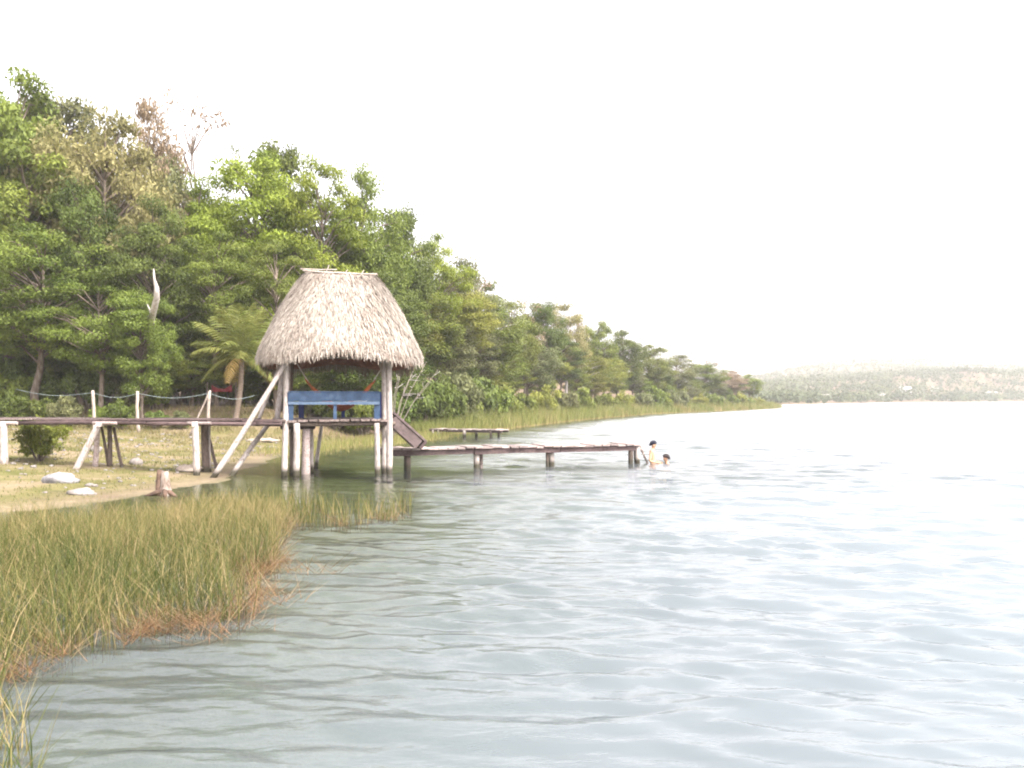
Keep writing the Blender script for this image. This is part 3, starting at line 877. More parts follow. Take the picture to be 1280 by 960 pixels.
# ------------------------------------------------------------------ fence on the bank
FD = 45.5
fpos = [(116, 488), (172, 489), (262, 489)]
fe = thing('fence', 'broken rope fence of leaning pale posts at the edge of the wood', 'fence', (px(150, FD), FD, tz(px(150, FD), FD)))
tops = []
for i, (u, v) in enumerate(fpos):
    t = P(u, v, FD); g = Vector((t.x + rnd.uniform(-0.15, 0.15), FD, tz(t.x, FD) - 0.1))
    tops.append(t)
    MB().log(g, t, 0.085, 0.07, 0.05, 6, 8, 0.1).build('post', M['fence_wood'], fe)
a = P(236, 523, FD); a.z = tz(a.x, a.y) - 0.05
MB().log(a, P(263, 488, FD), 0.045, 0.04, 0.02).build('brace', M['fence_wood'], fe)
ends = [P(20, 484, FD)] + tops + [P(318, 492, FD + 1)]
for i in range(len(ends) - 1):
    A, B = ends[i] - Vector((0, 0, 0.10)), ends[i + 1] - Vector((0, 0, 0.10))
    pts = [A.lerp(B, k / 8) - Vector((0, 0, 0.22 * math.sin(PI * k / 8))) for k in range(9)]
    MB().tube(pts, 0.008, 5).build('rope', M['wire'], fe)

# ------------------------------------------------------------------ rocks, stump
def rock(u, v, w, h, mt, label, rough=0.30):
    g = GH(u, v)
    k = g.y / FPX
    b_ = MB().blob((g.x, g.y + w * k * 0.3, g.z + h * k * 0.2), w * k / 2, w * k * 0.42, h * k * 0.75, rough, 8, 12, -h * k * 0.45)
    return tag(b_.build('rock', M[mt], None, (g.x, g.y, g.z)), label, 'rock')


rock(69, 604, 42, 13, 'rock_grey', 'weathered grey boulder beside the slanting trestle leg', 0.22)
rock(98, 619, 32, 8, 'rock_white', 'flat white limestone slab in front of the grey boulder')
rock(168, 581, 17, 9, 'rock_white', 'rounded white rock on the grass between the two trestles', 0.1)
rock(232, 590, 34, 9, 'rock_tan', 'broad pale mound of rock just left of the upright trestle post')
rock(118, 565, 14, 8, 'rock_white', 'small white rock behind the slanting trestle leg')
rock(325, 553, 40, 5, 'rock_tan', 'long pale rock shelf on the bank seen left of the hut stilts')

sg = GH(206, 619)
stp = thing('tree_stump', 'pale broken tree stump with brown roots at the water edge', 'stump', sg)
MB().log(sg + Vector((0.05, 0, -0.1)), sg + Vector((-0.03, 0.05, 0.56)), 0.15, 0.085, 0.03, 6, 10, 0.12).build('trunk', M['stump'], stp)
MB().log(sg + Vector((-0.12, -0.02, -0.05)), sg + Vector((-0.13, 0.02, 0.60)), 0.075, 0.06, 0.03, 5, 8, 0.15).build('snag', M['stump_dark'], stp)
for (dx_, dy_) in ((-0.42, -0.15), (0.33, -0.1), (0.12, -0.3), (-0.2, 0.3)):
    e = sg + Vector((dx_, dy_, 0)); e.z = max(tz(e.x, e.y), -0.02) - 0.02
    MB().tube([sg + Vector((0, 0, 0.14)), sg.lerp(e, 0.5) + Vector((0, 0, 0.07)), e], [0.08, 0.055, 0.02], 7, True, 0.1).build('root', M['stump_dark'], stp)

# ------------------------------------------------------------------ people
def skin_body(name, joints, edges, parent, mat, levels=2):
    """joints: name -> (x, y, z, rx, ry)"""
    names = list(joints); idx = {k: i for i, k in enumerate(names)}
    me = bpy.data.meshes.new(name)
    me.from_pydata([joints[k][:3] for k in names], [(idx[a], idx[b_]) for a, b_ in edges], [])
    o_ = bpy.data.objects.new(name, me)
    C.objects.link(o_); o_.parent = parent
    sm_ = o_.modifiers.new('skin', 'SKIN'); sm_.use_smooth_shade = True; sm_.branch_smoothing = 0.4
    for i, k in enumerate(names):
        sv_ = me.skin_vertices[0].data[i]
        sv_.radius = joints[k][3:5]; sv_.use_root = (i == 0); sv_.use_loose = False
    ss = o_.modifiers.new('sub', 'SUBSURF'); ss.levels = levels; ss.render_levels = levels
    me.materials.append(mat)
    return o_


def person(label, loc, rz, scale, crouch, headwear, hmat):
    """faces its own +X; z = 0 at the soles"""
    t = thing('person', label, 'person', loc, rz)
    hip = 0.90 if not crouch else 0.46
    lean = 0.0 if not crouch else 0.10
    J = {'pelvis': (0, 0, hip, .15, .12), 'waist': (.02 + lean * .4, 0, hip + .20, .125, .10), 'chest': (.0 + lean * .8, 0, hip + .42, .155, .115),
         'collar': (.0 + lean, 0, hip + .53, .10, .08), 'neck': (.015 + lean, 0, hip + .60, .055, .055), 'jaw': (.045 + lean, 0, hip + .66, .065, .07),
         'face': (.04 + lean, 0, hip + .735, .082, .092), 'crown': (.025 + lean, 0, hip + .815, .062, .07),
         'nose': (.135 + lean, 0, hip + .715, .014, .014)}
    E = [('pelvis', 'waist'), ('waist', 'chest'), ('chest', 'collar'), ('collar', 'neck'), ('neck', 'jaw'), ('jaw', 'face'), ('face', 'crown'), ('face', 'nose')]
    for s_, sfx in ((1, 'l'), (-1, 'r')):
        J['ear' + sfx] = (.03 + lean, s_ * .095, hip + .735, .014, .018); E.append(('face', 'ear' + sfx))
        J['sh' + sfx] = (0 + lean, s_ * .19, hip + .47, .062, .06); E.append(('collar', 'sh' + sfx))
        if not crouch:
            el = (-.04, s_ * .26, hip + .20); wr_ = (.19, s_ * .15, hip + .14)
        else:
            el = (.16 + lean, s_ * .32, hip + .30); wr_ = (.40 + lean, s_ * .26, hip + .34)
        J['el' + sfx] = (*el, .043, .043); J['wr' + sfx] = (*wr_, .03, .028)
        dv_ = (Vector(wr_) - Vector(el)).normalized()
        pm = Vector(wr_) + dv_ * .07
        J['palm' + sfx] = (*pm, .038, .022)
        E += [('sh' + sfx, 'el' + sfx), ('el' + sfx, 'wr' + sfx), ('wr' + sfx, 'palm' + sfx)]
        for f in range(4):
            off = Vector((0, 0, (f - 1.5) * .021)); ln_ = (.05, .065, .06, .048)[f]
            k1 = pm + dv_ * .035 + off; k2 = k1 + dv_ * ln_ + Vector((0, -s_ * .018, 0))
            J[f'f{f}a' + sfx] = (*k1, .0095, .0095); J[f'f{f}b' + sfx] = (*k2, .008, .008)
            E += [('palm' + sfx, f'f{f}a' + sfx), (f'f{f}a' + sfx, f'f{f}b' + sfx)]
        th_ = pm - dv_ * .02 + Vector((0, -s_ * .01, .05))
        J['th' + sfx] = (*th_, .010, .010); E.append(('palm' + sfx, 'th' + sfx))
        if not crouch:
            kn, an, to = (.03, s_ * .11, .48), (-.02, s_ * .11, .08), (.14, s_ * .13, .03)
        else:
            kn, an, to = (.34, s_ * .16, .44), (.05, s_ * .13, .08), (.20, s_ * .15, .03)
        J['hip' + sfx] = (0, s_ * .095, hip - .07, .095, .095)
        J['kn' + sfx] = (*kn, .06, .06); J['an' + sfx] = (*an, .038, .04); J['to' + sfx] = (*to, .032, .028)
        E += [('pelvis', 'hip' + sfx), ('hip' + sfx, 'kn' + sfx), ('kn' + sfx, 'an' + sfx), ('an' + sfx, 'to' + sfx)]
    body = skin_body('body', J, E, t, M['skin'])
    S_ = {'p': (0, 0, hip + .03, .165, .135), 'w': (.005, 0, hip + .09, .15, .125)}
    SE = [('p', 'w')]
    for s_, sfx in ((1, 'l'), (-1, 'r')):
        k = Vector(J['kn' + sfx][:3]); h = Vector(J['hip' + sfx][:3]); q = h.lerp(k, 0.75)
        S_['h' + sfx] = (*h, .118, .118); S_['q' + sfx] = (*q, .10, .10)
        SE += [('p', 'h' + sfx), ('h' + sfx, 'q' + sfx)]
    skin_body('shorts', S_, SE, body, M['shorts'])
    # hair or cap: a shell over the skull
    mbh_ = MB(); c = Vector((.018 + lean, 0, hip + .755))
    R_, Sd = 7, 14
    for i in range(R_ + 1):
        th2 = (0.56 * PI) * i / R_
        for k in range(Sd):
            g = 2 * PI * k / Sd
            back = 1.0 + 0.28 * max(0, -math.cos(g)) * (i / R_)
            rr = 0.104 * (1 + rnd.uniform(-.03, .03) if not headwear else 1)
            mbh_.v.append(c + Vector((math.sin(th2) * math.cos(g) * rr * 1.08, math.sin(th2) * math.sin(g) * rr, math.cos(th2) * rr * back - (0.05 * max(0, -math.cos(g)) * (i / R_)) + (0.045 * max(0, math.cos(g)) * (i / R_)))))
    for i in range(R_):
        for k in range(Sd):
            k2 = (k + 1) % Sd
            mbh_.f.append((i * Sd + k, (i + 1) * Sd + k, (i + 1) * Sd + k2, i * Sd + k2)); mbh_.sm.append(True)
    if headwear:
        b0 = len(mbh_.v)
        for k in range(9):
            g = -0.9 + 1.8 * k / 8
            mbh_.v.append(c + Vector((.10 * math.cos(g), .10 * math.sin(g), .045))); mbh_.v.append(c + Vector((.10 * math.cos(g) + .075 * math.cos(g * .7), .095 * math.sin(g), .03)))
        for k in range(8):
            mbh_.f.append((b0 + 2 * k, b0 + 2 * k + 1, b0 + 2 * k + 3, b0 + 2 * k + 2)); mbh_.sm.append(True)
    me = bpy.data.meshes.new('hair')
    me.from_pydata([tuple(v) for v in mbh_.v], [], mbh_.f)
    me.polygons.foreach_set('use_smooth', mbh_.sm); me.materials.append(hmat)
    ho = link('cap' if headwear else 'hair', me, body)
    ho.modifiers.new('thick', 'SOLIDIFY').thickness = -0.015
    for s_ in (1, -1):
        me = MB().blob((.113 + lean, s_ * .034, hip + .738), .013, .016, .011, 0, 5, 8)
        mm = bpy.data.meshes.new('eye'); mm.from_pydata([tuple(v) for v in me.v], [], me.f); mm.materials.append(M['eye'])
        link('eye', mm, body)
    mm = MB().blob((.105 + lean, 0, hip + .672), .012, .026, .007, 0, 4, 8)
    me = bpy.data.meshes.new('mouth'); me.from_pydata([tuple(v) for v in mm.v], [], mm.f); me.materials.append(M['red'])
    link('mouth', me, body)
    t.scale = (scale,) * 3
    return t


pp = P(815.5, 580, 32.3)
person('bather in a dark cap and shorts standing waist deep beside the jetty ladder', (pp.x, pp.y, tz(pp.x, pp.y) - 0.01), math.radians(-20), 1.0, False, True, M['cap'])
ps = P(837, 580, 32.8)
person('dark haired swimmer with only the head above water next to the standing bather', (ps.x, ps.y, 0.235 - 0.885 * 1.27), math.radians(196), 1.27 * 0.78 if False else 1.0, True, False, M['hair'])
bpy.data.objects['person.001'].location.z = max(tz(ps.x, ps.y), 0.235 - 1.36)

# ------------------------------------------------------------------ trees
def leaf_cloud(centres, radii, nper, lsize, flat=0.5, up=0.55, rg=None, tones=None, droop=0.0):
    """leaves spread through clumps; returns vertices, quads, tone"""
    rg = rg or rng
    nc = len(centres); N = nc * nper
    c = np.repeat(centres, nper, 0); r = np.repeat(radii, nper)[:, None]
    d = rg.normal(size=(N, 3)); d /= np.linalg.norm(d, axis=1)[:, None]
    rad = rg.random(N)[:, None] ** 0.45
    p = c + d * rad * r * np.array([1, 1, flat])
    p[:, 2] -= droop * (rad[:, 0] * r[:, 0]) * (1 - np.abs(d[:, 2]))
    nrm = d * np.array([1, 1, 0.7]) * 0.6 + rg.normal(size=(N, 3)) * 0.45 + np.array([0, 0, up])
    nrm /= np.linalg.norm(nrm, axis=1)[:, None]
    t = np.cross(nrm, rg.normal(size=(N, 3))); t /= np.linalg.norm(t, axis=1)[:, None]
    t[:, 2] -= 0.25; t /= np.linalg.norm(t, axis=1)[:, None]
    s = np.cross(nrm, t); s /= np.linalg.norm(s, axis=1)[:, None]
    L = lsize * rg.uniform(0.6, 1.35, N)[:, None]; Wd = L * rg.uniform(0.36, 0.55, N)[:, None]
    V = np.stack([p - t * L * 0.5, p + s * Wd * 0.5 - t * L * 0.05, p + t * L * 0.5, p - s * Wd * 0.5 - t * L * 0.05], 1).reshape(-1, 3)
    F = np.arange(N * 4).reshape(-1, 4)
    if tones is None:
        tones = rg.uniform(0.25, 0.75, nc)
    tn = np.clip(np.repeat(tones, nper) + rg.normal(0, 0.16, N), 0, 1)
    return V, F, np.repeat(tn, 4)


def tree_arch(seed, H=10.0, R=3.4, cb=0.35, n=60, nper=230, clump=(0.7, 1.25), lsize=0.175, flat=0.45, up=0.6, tr=0.2, shell=0.5, top=1.0, lean=0.0, droop=0.0, round_=1.0):
    r = np.random.default_rng(seed); rr = random.Random(seed)
    zc = (cb + 1) / 2 * H; rz = (1 - cb) / 2 * H
    pts = []; tries = 0
    while len(pts) < n and tries < 6000:
        tries += 1
        d = r.normal(size=3); d /= np.linalg.norm(d)
        q = d * (shell + (1 - shell) * r.random() ** 0.6) * np.array([R, R, rz]) * 0.92
        if q[2] < -0.2 * rz:
            q[:2] *= 0.92
        q[:2] *= 1 + 0.22 * math.sin(seed + 3 * math.atan2(q[1], q[0]))
        q = q + np.array([lean * (q[2] + zc) / H, 0, zc])
        if all(np.linalg.norm((q - o_) * np.array([1, 1, 1.7])) > clump[0] * 0.95 for o_ in pts):
            pts.append(q)
    cen = np.array(pts); n = len(cen)
    rad = r.uniform(clump[0], clump[1], n)
    tones = np.clip(0.46 + r.normal(0, 0.17, n), 0.05, 0.95)
    V, F, tn = leaf_cloud(cen, rad, nper, lsize, flat, up, r, tones, droop)
    trunk = MB()
    fork = Vector((lean * cb, rr.uniform(-.2, .2), cb * H * 0.95))
    topv = Vector((lean * 0.8, rr.uniform(-.3, .3), H * 0.80))
    tp = [Vector((0, 0, -0.4)), Vector((0, 0, 0.15)), Vector((rr.uniform(-.12, .12), rr.uniform(-.12, .12), cb * H * 0.5)), fork, fork.lerp(topv, 0.5) + Vector((rr.uniform(-.3, .3), rr.uniform(-.3, .3), 0)), topv]
    trunk.tube(tp, [tr * 1.5, tr * 1.1, tr * 0.92, tr * 0.8, tr * 0.5, tr * 0.2], 8, True, 0.06)
    for q in cen:
        q = Vector(q); z0 = max(cb * H * 0.85, min(q.z - 0.3 - 0.35 * math.hypot(q.x, q.y), H * 0.75))
        f = (z0 - fork.z) / max(topv.z - fork.z, .1)
        a = fork.lerp(topv, max(0, min(1, f))) if f > 0 else Vector((fork.x, fork.y, z0))
        mid = a.lerp(q, 0.55) + Vector((0, 0, 0.25 + rr.uniform(-.2, .3)))
        trunk.tube([a, mid, q], [tr * 0.34, tr * 0.2, tr * 0.06], 5, False)
    return (V, F, tn), trunk


ARCH = {}
specs = {
    'layer_a': dict(seed=1, R=4.2, cb=0.30, n=66, nper=480, flat=0.34, up=0.9, clump=(0.8, 1.35)),
    'layer_b': dict(seed=2, R=3.8, cb=0.26, n=70, nper=460, flat=0.36, up=0.9, clump=(0.75, 1.25)),
    'round_a': dict(seed=3, R=3.3, cb=0.22, n=74, nper=420, flat=0.6, clump=(0.7, 1.15)),
    'round_b': dict(seed=4, R=3.0, cb=0.25, n=66, nper=440, flat=0.65, clump=(0.7, 1.1)),
    'round_c': dict(seed=5, R=3.6, cb=0.18, n=78, nper=400, flat=0.55, clump=(0.65, 1.15)),
    'tall_a': dict(seed=6, R=2.2, cb=0.50, n=42, nper=300, flat=0.5, clump=(0.55, 0.95), lsize=0.22, tr=0.16),
    'tall_b': dict(seed=7, R=2.6, cb=0.42, n=44, nper=280, flat=0.45, clump=(0.6, 1.0), lsize=0.22, tr=0.17),
    'sparse_a': dict(seed=8, R=2.9, cb=0.35, n=30, nper=60, flat=0.6, clump=(0.5, 0.9), lsize=0.19, tr=0.14),
    'sparse_b': dict(seed=9, R=2.6, cb=0.40, n=26, nper=60, flat=0.7, clump=(0.5, 0.9), lsize=0.17, tr=0.13),
    'feather_a': dict(seed=10, R=3.4, cb=0.25, n=70, nper=240, flat=0.55, clump=(0.7, 1.2), lsize=0.2, up=0.3),
    'feather_b': dict(seed=12, R=3.0, cb=0.20, n=64, nper=230, flat=0.7, clump=(0.7, 1.1), lsize=0.2, up=0.3, droop=0.5),
}
for k, sp in specs.items():
    (V, F, tn), tk = tree_arch(**sp)
    ARCH[k] = (V, F, tn, tk, sp['R'])
MESHC = {}


def tree_mesh(arch, leafmat, barkmat):
    key = (arch, leafmat, barkmat)
    if key not in MESHC:
        V, F, tn, tk, R = ARCH[arch]
        if ('leaf', arch) not in MESHC:
            MESHC[('leaf', arch)] = mesh_np('crown_' + arch, V, F, None, False, {'tone': tn})
            me = bpy.data.meshes.new('trunk_' + arch)
            me.from_pydata([tuple(v) for v in tk.v], [], tk.f); me.polygons.foreach_set('use_smooth', tk.sm)
            MESHC[('bark', arch)] = me
            MESHC[('leaf', arch)].materials.append(None); me.materials.append(None)
        MESHC[key] = (MESHC[('leaf', arch)], MESHC[('bark', arch)])
    return MESHC[key]


def put_tree(name, label, arch, leafmat, X, Y, H, R, group=None, bark='bark', rz=None, cat='tree'):
    lm, tm = tree_mesh(arch, leafmat, bark)
    t = thing(name, label, cat, (X, Y, tz(X, Y)), rnd.uniform(0, 6.28) if rz is None else rz, group)
    s = R / ARCH[arch][4]
    for nm, me, mt in (('trunk', tm, M[bark]), ('crown', lm, LF[leafmat])):
        o_ = bpy.data.objects.new(nm, me); C.objects.link(o_); o_.parent = t
        o_.scale = (s, s, H / 10.0)
        o_.material_slots[0].link = 'OBJECT'; o_.material_slots[0].material = mt
    return t


# (u centre, v top, distance, crown width in photo pixels, archetype, leaf, bark, name, label)
TREES = [
    (12, 96, 56, 130, 'tall_b', 'mid', 'bark', 'tall_tree', 'tallest tree at the left edge, its loose green top against the sky'),
    (74, 128, 60, 120, 'tall_a', 'grey', 'bark', 'tall_tree', 'thin crowned grey green tree second along the skyline from the left edge'),
    (38, 185, 53, 150, 'tall_b', 'mid', 'bark', 'broadleaf_tree', 'dark limbed tree at the left edge with sky showing through below its crown'),
    (130, 152, 54.5, 180, 'feather_a', 'olive', 'bark', 'feathery_tree', 'big pale yellow olive tree on the left skyline'),
    (78, 160, 55, 130, 'feather_b', 'olive', 'bark', 'feathery_tree', 'soft pale olive tree left of the biggest olive tree on the left skyline'),
    (172, 196, 55.5, 110, 'feather_a', 'olive', 'bark', 'feathery_tree', 'pale olive tree just below and right of the biggest olive tree'),
    (186, 141, 60, 100, 'feather_a', 'tan', 'bark', 'thin_tree', 'thin brownish green tree reaching the skyline beside the nearly bare tree'),
    (240, 118, 64, 135, 'sparse_a', 'tan', 'bark', 'bare_tree', 'nearly bare pinkish brown tree standing highest above the green canopy'),
    (205, 205, 60, 120, 'feather_b', 'grey', 'bark_pale', 'feathery_tree', 'soft grey green tree just under the bare skyline tree'),
    (300, 172, 64, 80, 'sparse_a', 'dark', 'bark', 'thin_tree', 'thin dark tree on the skyline to the right of the nearly bare tree'),
    (345, 188, 66, 70, 'tall_a', 'dark', 'bark', 'thin_tree', 'small dark topped tree on the skyline above the bright green trees'),
    (100, 232, 52, 110, 'round_b', 'dark', 'bark', 'broadleaf_tree', 'dark green rounded tree below the pale olive tree'),
    (45, 290, 49.5, 200, 'layer_b', 'mid', 'bark', 'broadleaf_tree', 'spreading olive green tree low at the left edge above the boardwalk'),
    (125, 345, 48.8, 150, 'layer_a', 'mid', 'bark', 'broadleaf_tree', 'low spreading tree over the fence with forked trunk in the shade'),
    (192, 262, 51, 130, 'layer_a', 'dark', 'bark', 'pale_trunk_tree', 'tree showing a white bare trunk high among dark leaves'),
    (178, 372, 48.6, 90, 'round_c', 'mid', 'bark', 'broadleaf_tree', 'rounded green tree under the white trunk, left of the palm'),
    (245, 236, 57, 150, 'layer_a', 'bright', 'bark', 'layered_tree', 'leftmost of the bright green layered trees above the palm'),
    (325, 200, 59, 190, 'layer_b', 'bright', 'bark', 'layered_tree', 'largest bright green layered tree, its flat top against the sky'),
    (400, 212, 58, 140, 'layer_a', 'bright', 'bark', 'layered_tree', 'bright green layered tree directly above the thatched roof'),
    (270, 300, 53, 130, 'layer_b', 'mid', 'bark', 'layered_tree', 'mid green layered tree above and left of the palm'),
    (345, 310, 52, 120, 'layer_a', 'mid', 'bark', 'layered_tree', 'mid green layered tree just left of the thatched roof'),
    (452, 228, 62, 110, 'round_a', 'mid', 'bark', 'broadleaf_tree', 'dense green tree on the skyline behind the right end of the thatch ridge'),
    (497, 264, 64, 90, 'round_b', 'dark', 'bark', 'broadleaf_tree', 'dark green tree on the skyline right above the yellow green tree'),
    (543, 300, 64, 95, 'layer_b', 'bright', 'bark', 'broadleaf_tree', 'bright green tree where the skyline drops steeply right of the hut'),
    (508, 335, 53, 90, 'layer_a', 'yellow', 'bark', 'yellow_green_tree', 'yellow green layered tree right beside the thatched roof'),
    (548, 392, 63, 105, 'feather_b', 'grey', 'bark', 'drooping_tree', 'grey green drooping tree right of the hut at the water'),
    (505, 440, 54, 90, 'feather_b', 'dark', 'bark', 'broadleaf_tree', 'dark drooping tree behind the right hut posts'),
    (430, 400, 53, 150, 'round_a', 'dark', 'bark', 'broadleaf_tree', 'dark tree seen under the eaves behind the hut'),
    (592, 343, 78, 75, 'sparse_a', 'tan', 'bark_pale', 'bare_tree', 'half bare tan tree with pale limbs right of the steep skyline drop'),
    (572, 330, 70, 85, 'feather_a', 'grey', 'bark', 'feathery_tree', 'soft grey green tree filling the skyline left of the half bare tan tree'),
    (612, 358, 76, 90, 'feather_a', 'grey', 'bark_pale', 'feathery_tree', 'grey green tree just right of the half bare tan tree'),
    (655, 372, 86, 75, 'sparse_a', 'tan', 'bark', 'thin_tree', 'thin tan topped tree on the skyline above the tall reeds'),
    (640, 384, 80, 80, 'round_a', 'mid', 'bark', 'broadleaf_tree', 'mid green rounded tree on the slope above the far jetty'),
    (678, 380, 92, 60, 'round_b', 'dark', 'bark', 'broadleaf_tree', 'dark green tree left of the pale olive tree above the reeds'),
    (708, 384, 96, 72, 'feather_a', 'olive', 'bark_pale', 'feathery_tree', 'pale olive tree on the middle of the descending skyline'),
    (745, 404, 104, 66, 'round_c', 'mid', 'bark', 'broadleaf_tree', 'green tree right of the pale olive tree on the descending skyline'),
    (727, 440, 92, 66, 'round_b', 'yellow', 'bark_pale', 'yellow_green_tree', 'pale yellow green tree low above the middle of the reeds'),
    (685, 445, 86, 60, 'tall_b', 'yellow', 'bark_pale', 'yellow_green_tree', 'small loose yellow tree against dark leaves above the reeds'),
    (778, 418, 118, 66, 'round_a', 'dark', 'bark', 'broadleaf_tree', 'dark rounded tree half way down the skyline to the point'),
    (812, 433, 130, 66, 'round_c', 'mid', 'bark', 'broadleaf_tree', 'mid green tree with a low dome two thirds down the skyline'),
    (722, 372, 112, 34, 'sparse_b', 'tan', 'bark', 'bare_tree', 'small nearly bare tree poking above the pale olive tree'),
    (846, 446, 142, 60, 'feather_a', 'grey', 'bark', 'feathery_tree', 'grey green tree towards the point, left of the twiggy tree'),
    (884, 443, 160, 34, 'sparse_b', 'tan', 'bark', 'bare_tree', 'tiny twiggy bare tree sticking up near the point'),
    (880, 456, 158, 56, 'round_b', 'mid', 'bark_pale', 'broadleaf_tree', 'green tree with several pale stems near the point'),
    (912, 464, 172, 48, 'round_c', 'tan', 'bark', 'broadleaf_tree', 'brownish tree second from the end of the point'),
    (936, 470, 186, 40, 'round_a', 'mid', 'bark', 'broadleaf_tree', 'last green tree at the tip of the point'),
]
def inland(u, D, m):
    if u > 490:
        while float(sdist(np.array([px(u, D)]), np.array([D]), SHORE)[0]) < m:
            D += 1.0
    return D


for (u, v, D, wpx, arch, leaf, bark, nm, lab) in TREES:
    D = inland(u, D, 6.5)
    Xp = px(u, D); top = EYE + (HZ - v) / FPX * D
    tr_ = put_tree(nm, lab, arch, leaf, Xp, D, (top - tz(Xp, D)) * 1.07, wpx * D / FPX / 2 * 0.98, bark=bark, rz=0.0 if nm == 'pale_trunk_tree' else None)
    if nm == 'pale_trunk_tree':
        lb = MB().tube([P(194, 440, 50.8), P(188, 402, 48.0), P(192, 388, 47.2), P(196, 372, 46.6), P(195.5, 360, 46.4), P(193, 350, 46.3), P(192, 336, 46.2)], [0.19, 0.18, 0.17, 0.15, 0.12, 0.07, 0.03], 8, True, 0.12).tube([P(190, 394, 47.5), P(184, 380, 47.3)], [0.07, 0.02], 6).build('bare_limb', M['bark_pale'], tr_)
        tag(lb, 'white bare limb')

# trees half hidden behind the front ones
ZONES = [
    ('half hidden left of the palm', 'hidden trees left of the palm', [(-20, 118, 62), (48, 150, 64), (110, 185, 63), (-60, 150, 56), (-40, 300, 54), (-75, 230, 60), (20, 330, 57), (70, 320, 58), (130, 300, 58), (160, 240, 64), (60, 200, 68), (10, 400, 53), (90, 410, 53), (160, 420, 55), (210, 420, 54), (230, 340, 57)]),
    ('half hidden behind palm and thatch', 'hidden trees behind the palm and hut', [(260, 390, 55), (300, 380, 56), (345, 400, 55), (307, 270, 63), (375, 270, 63), (400, 380, 57), (430, 300, 63), (470, 340, 60), (240, 440, 52.5), (330, 440, 53), (390, 445, 53)]),
    ('half hidden right of the hut', 'hidden trees right of the hut', [(480, 420, 58), (520, 360, 62), (560, 345, 68), (600, 372, 78), (590, 400, 70), (570, 440, 63), (620, 430, 74), (600, 460, 68), (640, 450, 80), (660, 420, 86)]),
    ('half hidden above the reed bank', 'hidden trees above the reed bank', [(700, 420, 102), (720, 455, 96), (755, 440, 108), (770, 460, 106), (790, 455, 118), (820, 460, 126), (800, 470, 120), (845, 470, 138), (870, 474, 150), (895, 474, 160), (920, 480, 172), (675, 465, 84), (740, 470, 100), (830, 478, 128), (860, 482, 142), (905, 483, 162)]),
]
ORD = ['first', 'second', 'third', 'fourth', 'fifth', 'sixth', 'seventh', 'eighth', 'ninth', 'tenth', 'eleventh', 'twelfth', 'thirteenth', 'fourteenth', 'fifteenth', 'sixteenth', 'seventeenth', 'eighteenth', 'nineteenth', 'twentieth']
TONE = {'dark': 'dark green', 'mid': 'mid green', 'grey': 'grey green', 'yellow': 'yellow green', 'bright': 'bright green'}
kk = 0
for lab0, grp, spots in ZONES:
    order = sorted(q_[0] for q_ in spots)
    for (u, v, D) in spots:
        D = inland(u, D, 6.5)
        Xp = px(u, D); top = EYE + (HZ - v) / FPX * D; H = top - tz(Xp, D)
        arch = ('round_a', 'layer_b', 'round_c', 'feather_b', 'round_b', 'layer_a')[kk % 6]
        leaf = ('dark', 'mid', 'dark', 'dark', 'mid')[kk % 5] if D < 70 else ('mid', 'grey', 'dark', 'mid', 'yellow')[kk % 5]
        lab = f'{ORD[order.index(u)]} {TONE[leaf]} tree from the left {lab0}'
        put_tree('broadleaf_tree', lab, arch, leaf, Xp, D, H, max(2.2, min(4.6, H * 0.42)), grp)
        kk += 1

# ------------------------------------------------------------------ shrubs
def shrub_arch(seed, n=26, nper=190, lsize=0.14):
    r = np.random.default_rng(seed)
    d = r.normal(size=(n, 3)); d /= np.linalg.norm(d, axis=1)[:, None]
    cen = d * r.uniform(0.3, 1, n)[:, None] * np.array([0.78, 0.78, 0.40]) + np.array([0, 0, 0.52])
    V, F, tn = leaf_cloud(cen, r.uniform(0.18, 0.33, n), nper, lsize, 0.6, 0.5, r)
    tk = MB()
    for q in cen[::2]:
        tk.tube([(0, 0, -0.1), Vector(q) * 0.5 + Vector((0, 0, 0.05)), q], [0.035, 0.022, 0.008], 5, False)
    return V, F, tn, tk, 1.0


SH = {}
for i in range(4):
    V, F, tn, tk, R = shrub_arch(40 + i, lsize=(0.13, 0.10, 0.16, 0.12)[i])
    me = mesh_np('shrub_leaves', V, F, None, False, {'tone': tn}); me.materials.append(None)
    mt = bpy.data.meshes.new('shrub_stem'); mt.from_pydata([tuple(v) for v in tk.v], [], tk.f); mt.materials.append(None)
    SH[i] = (me, mt)


def put_shrub(name, label, i, leaf, X, Y, H, R, group=None):
    t = thing(name, label, 'shrub', (X, Y, tz(X, Y)), rnd.uniform(0, 6.28), group)
    for nm, me, mm in (('stem', SH[i][1], M['bark']), ('foliage', SH[i][0], LF[leaf])):
        o_ = bpy.data.objects.new(nm, me); C.objects.link(o_); o_.parent = t
        o_.scale = (R, R, H); o_.material_slots[0].link = 'OBJECT'; o_.material_slots[0].material = mm
    return t


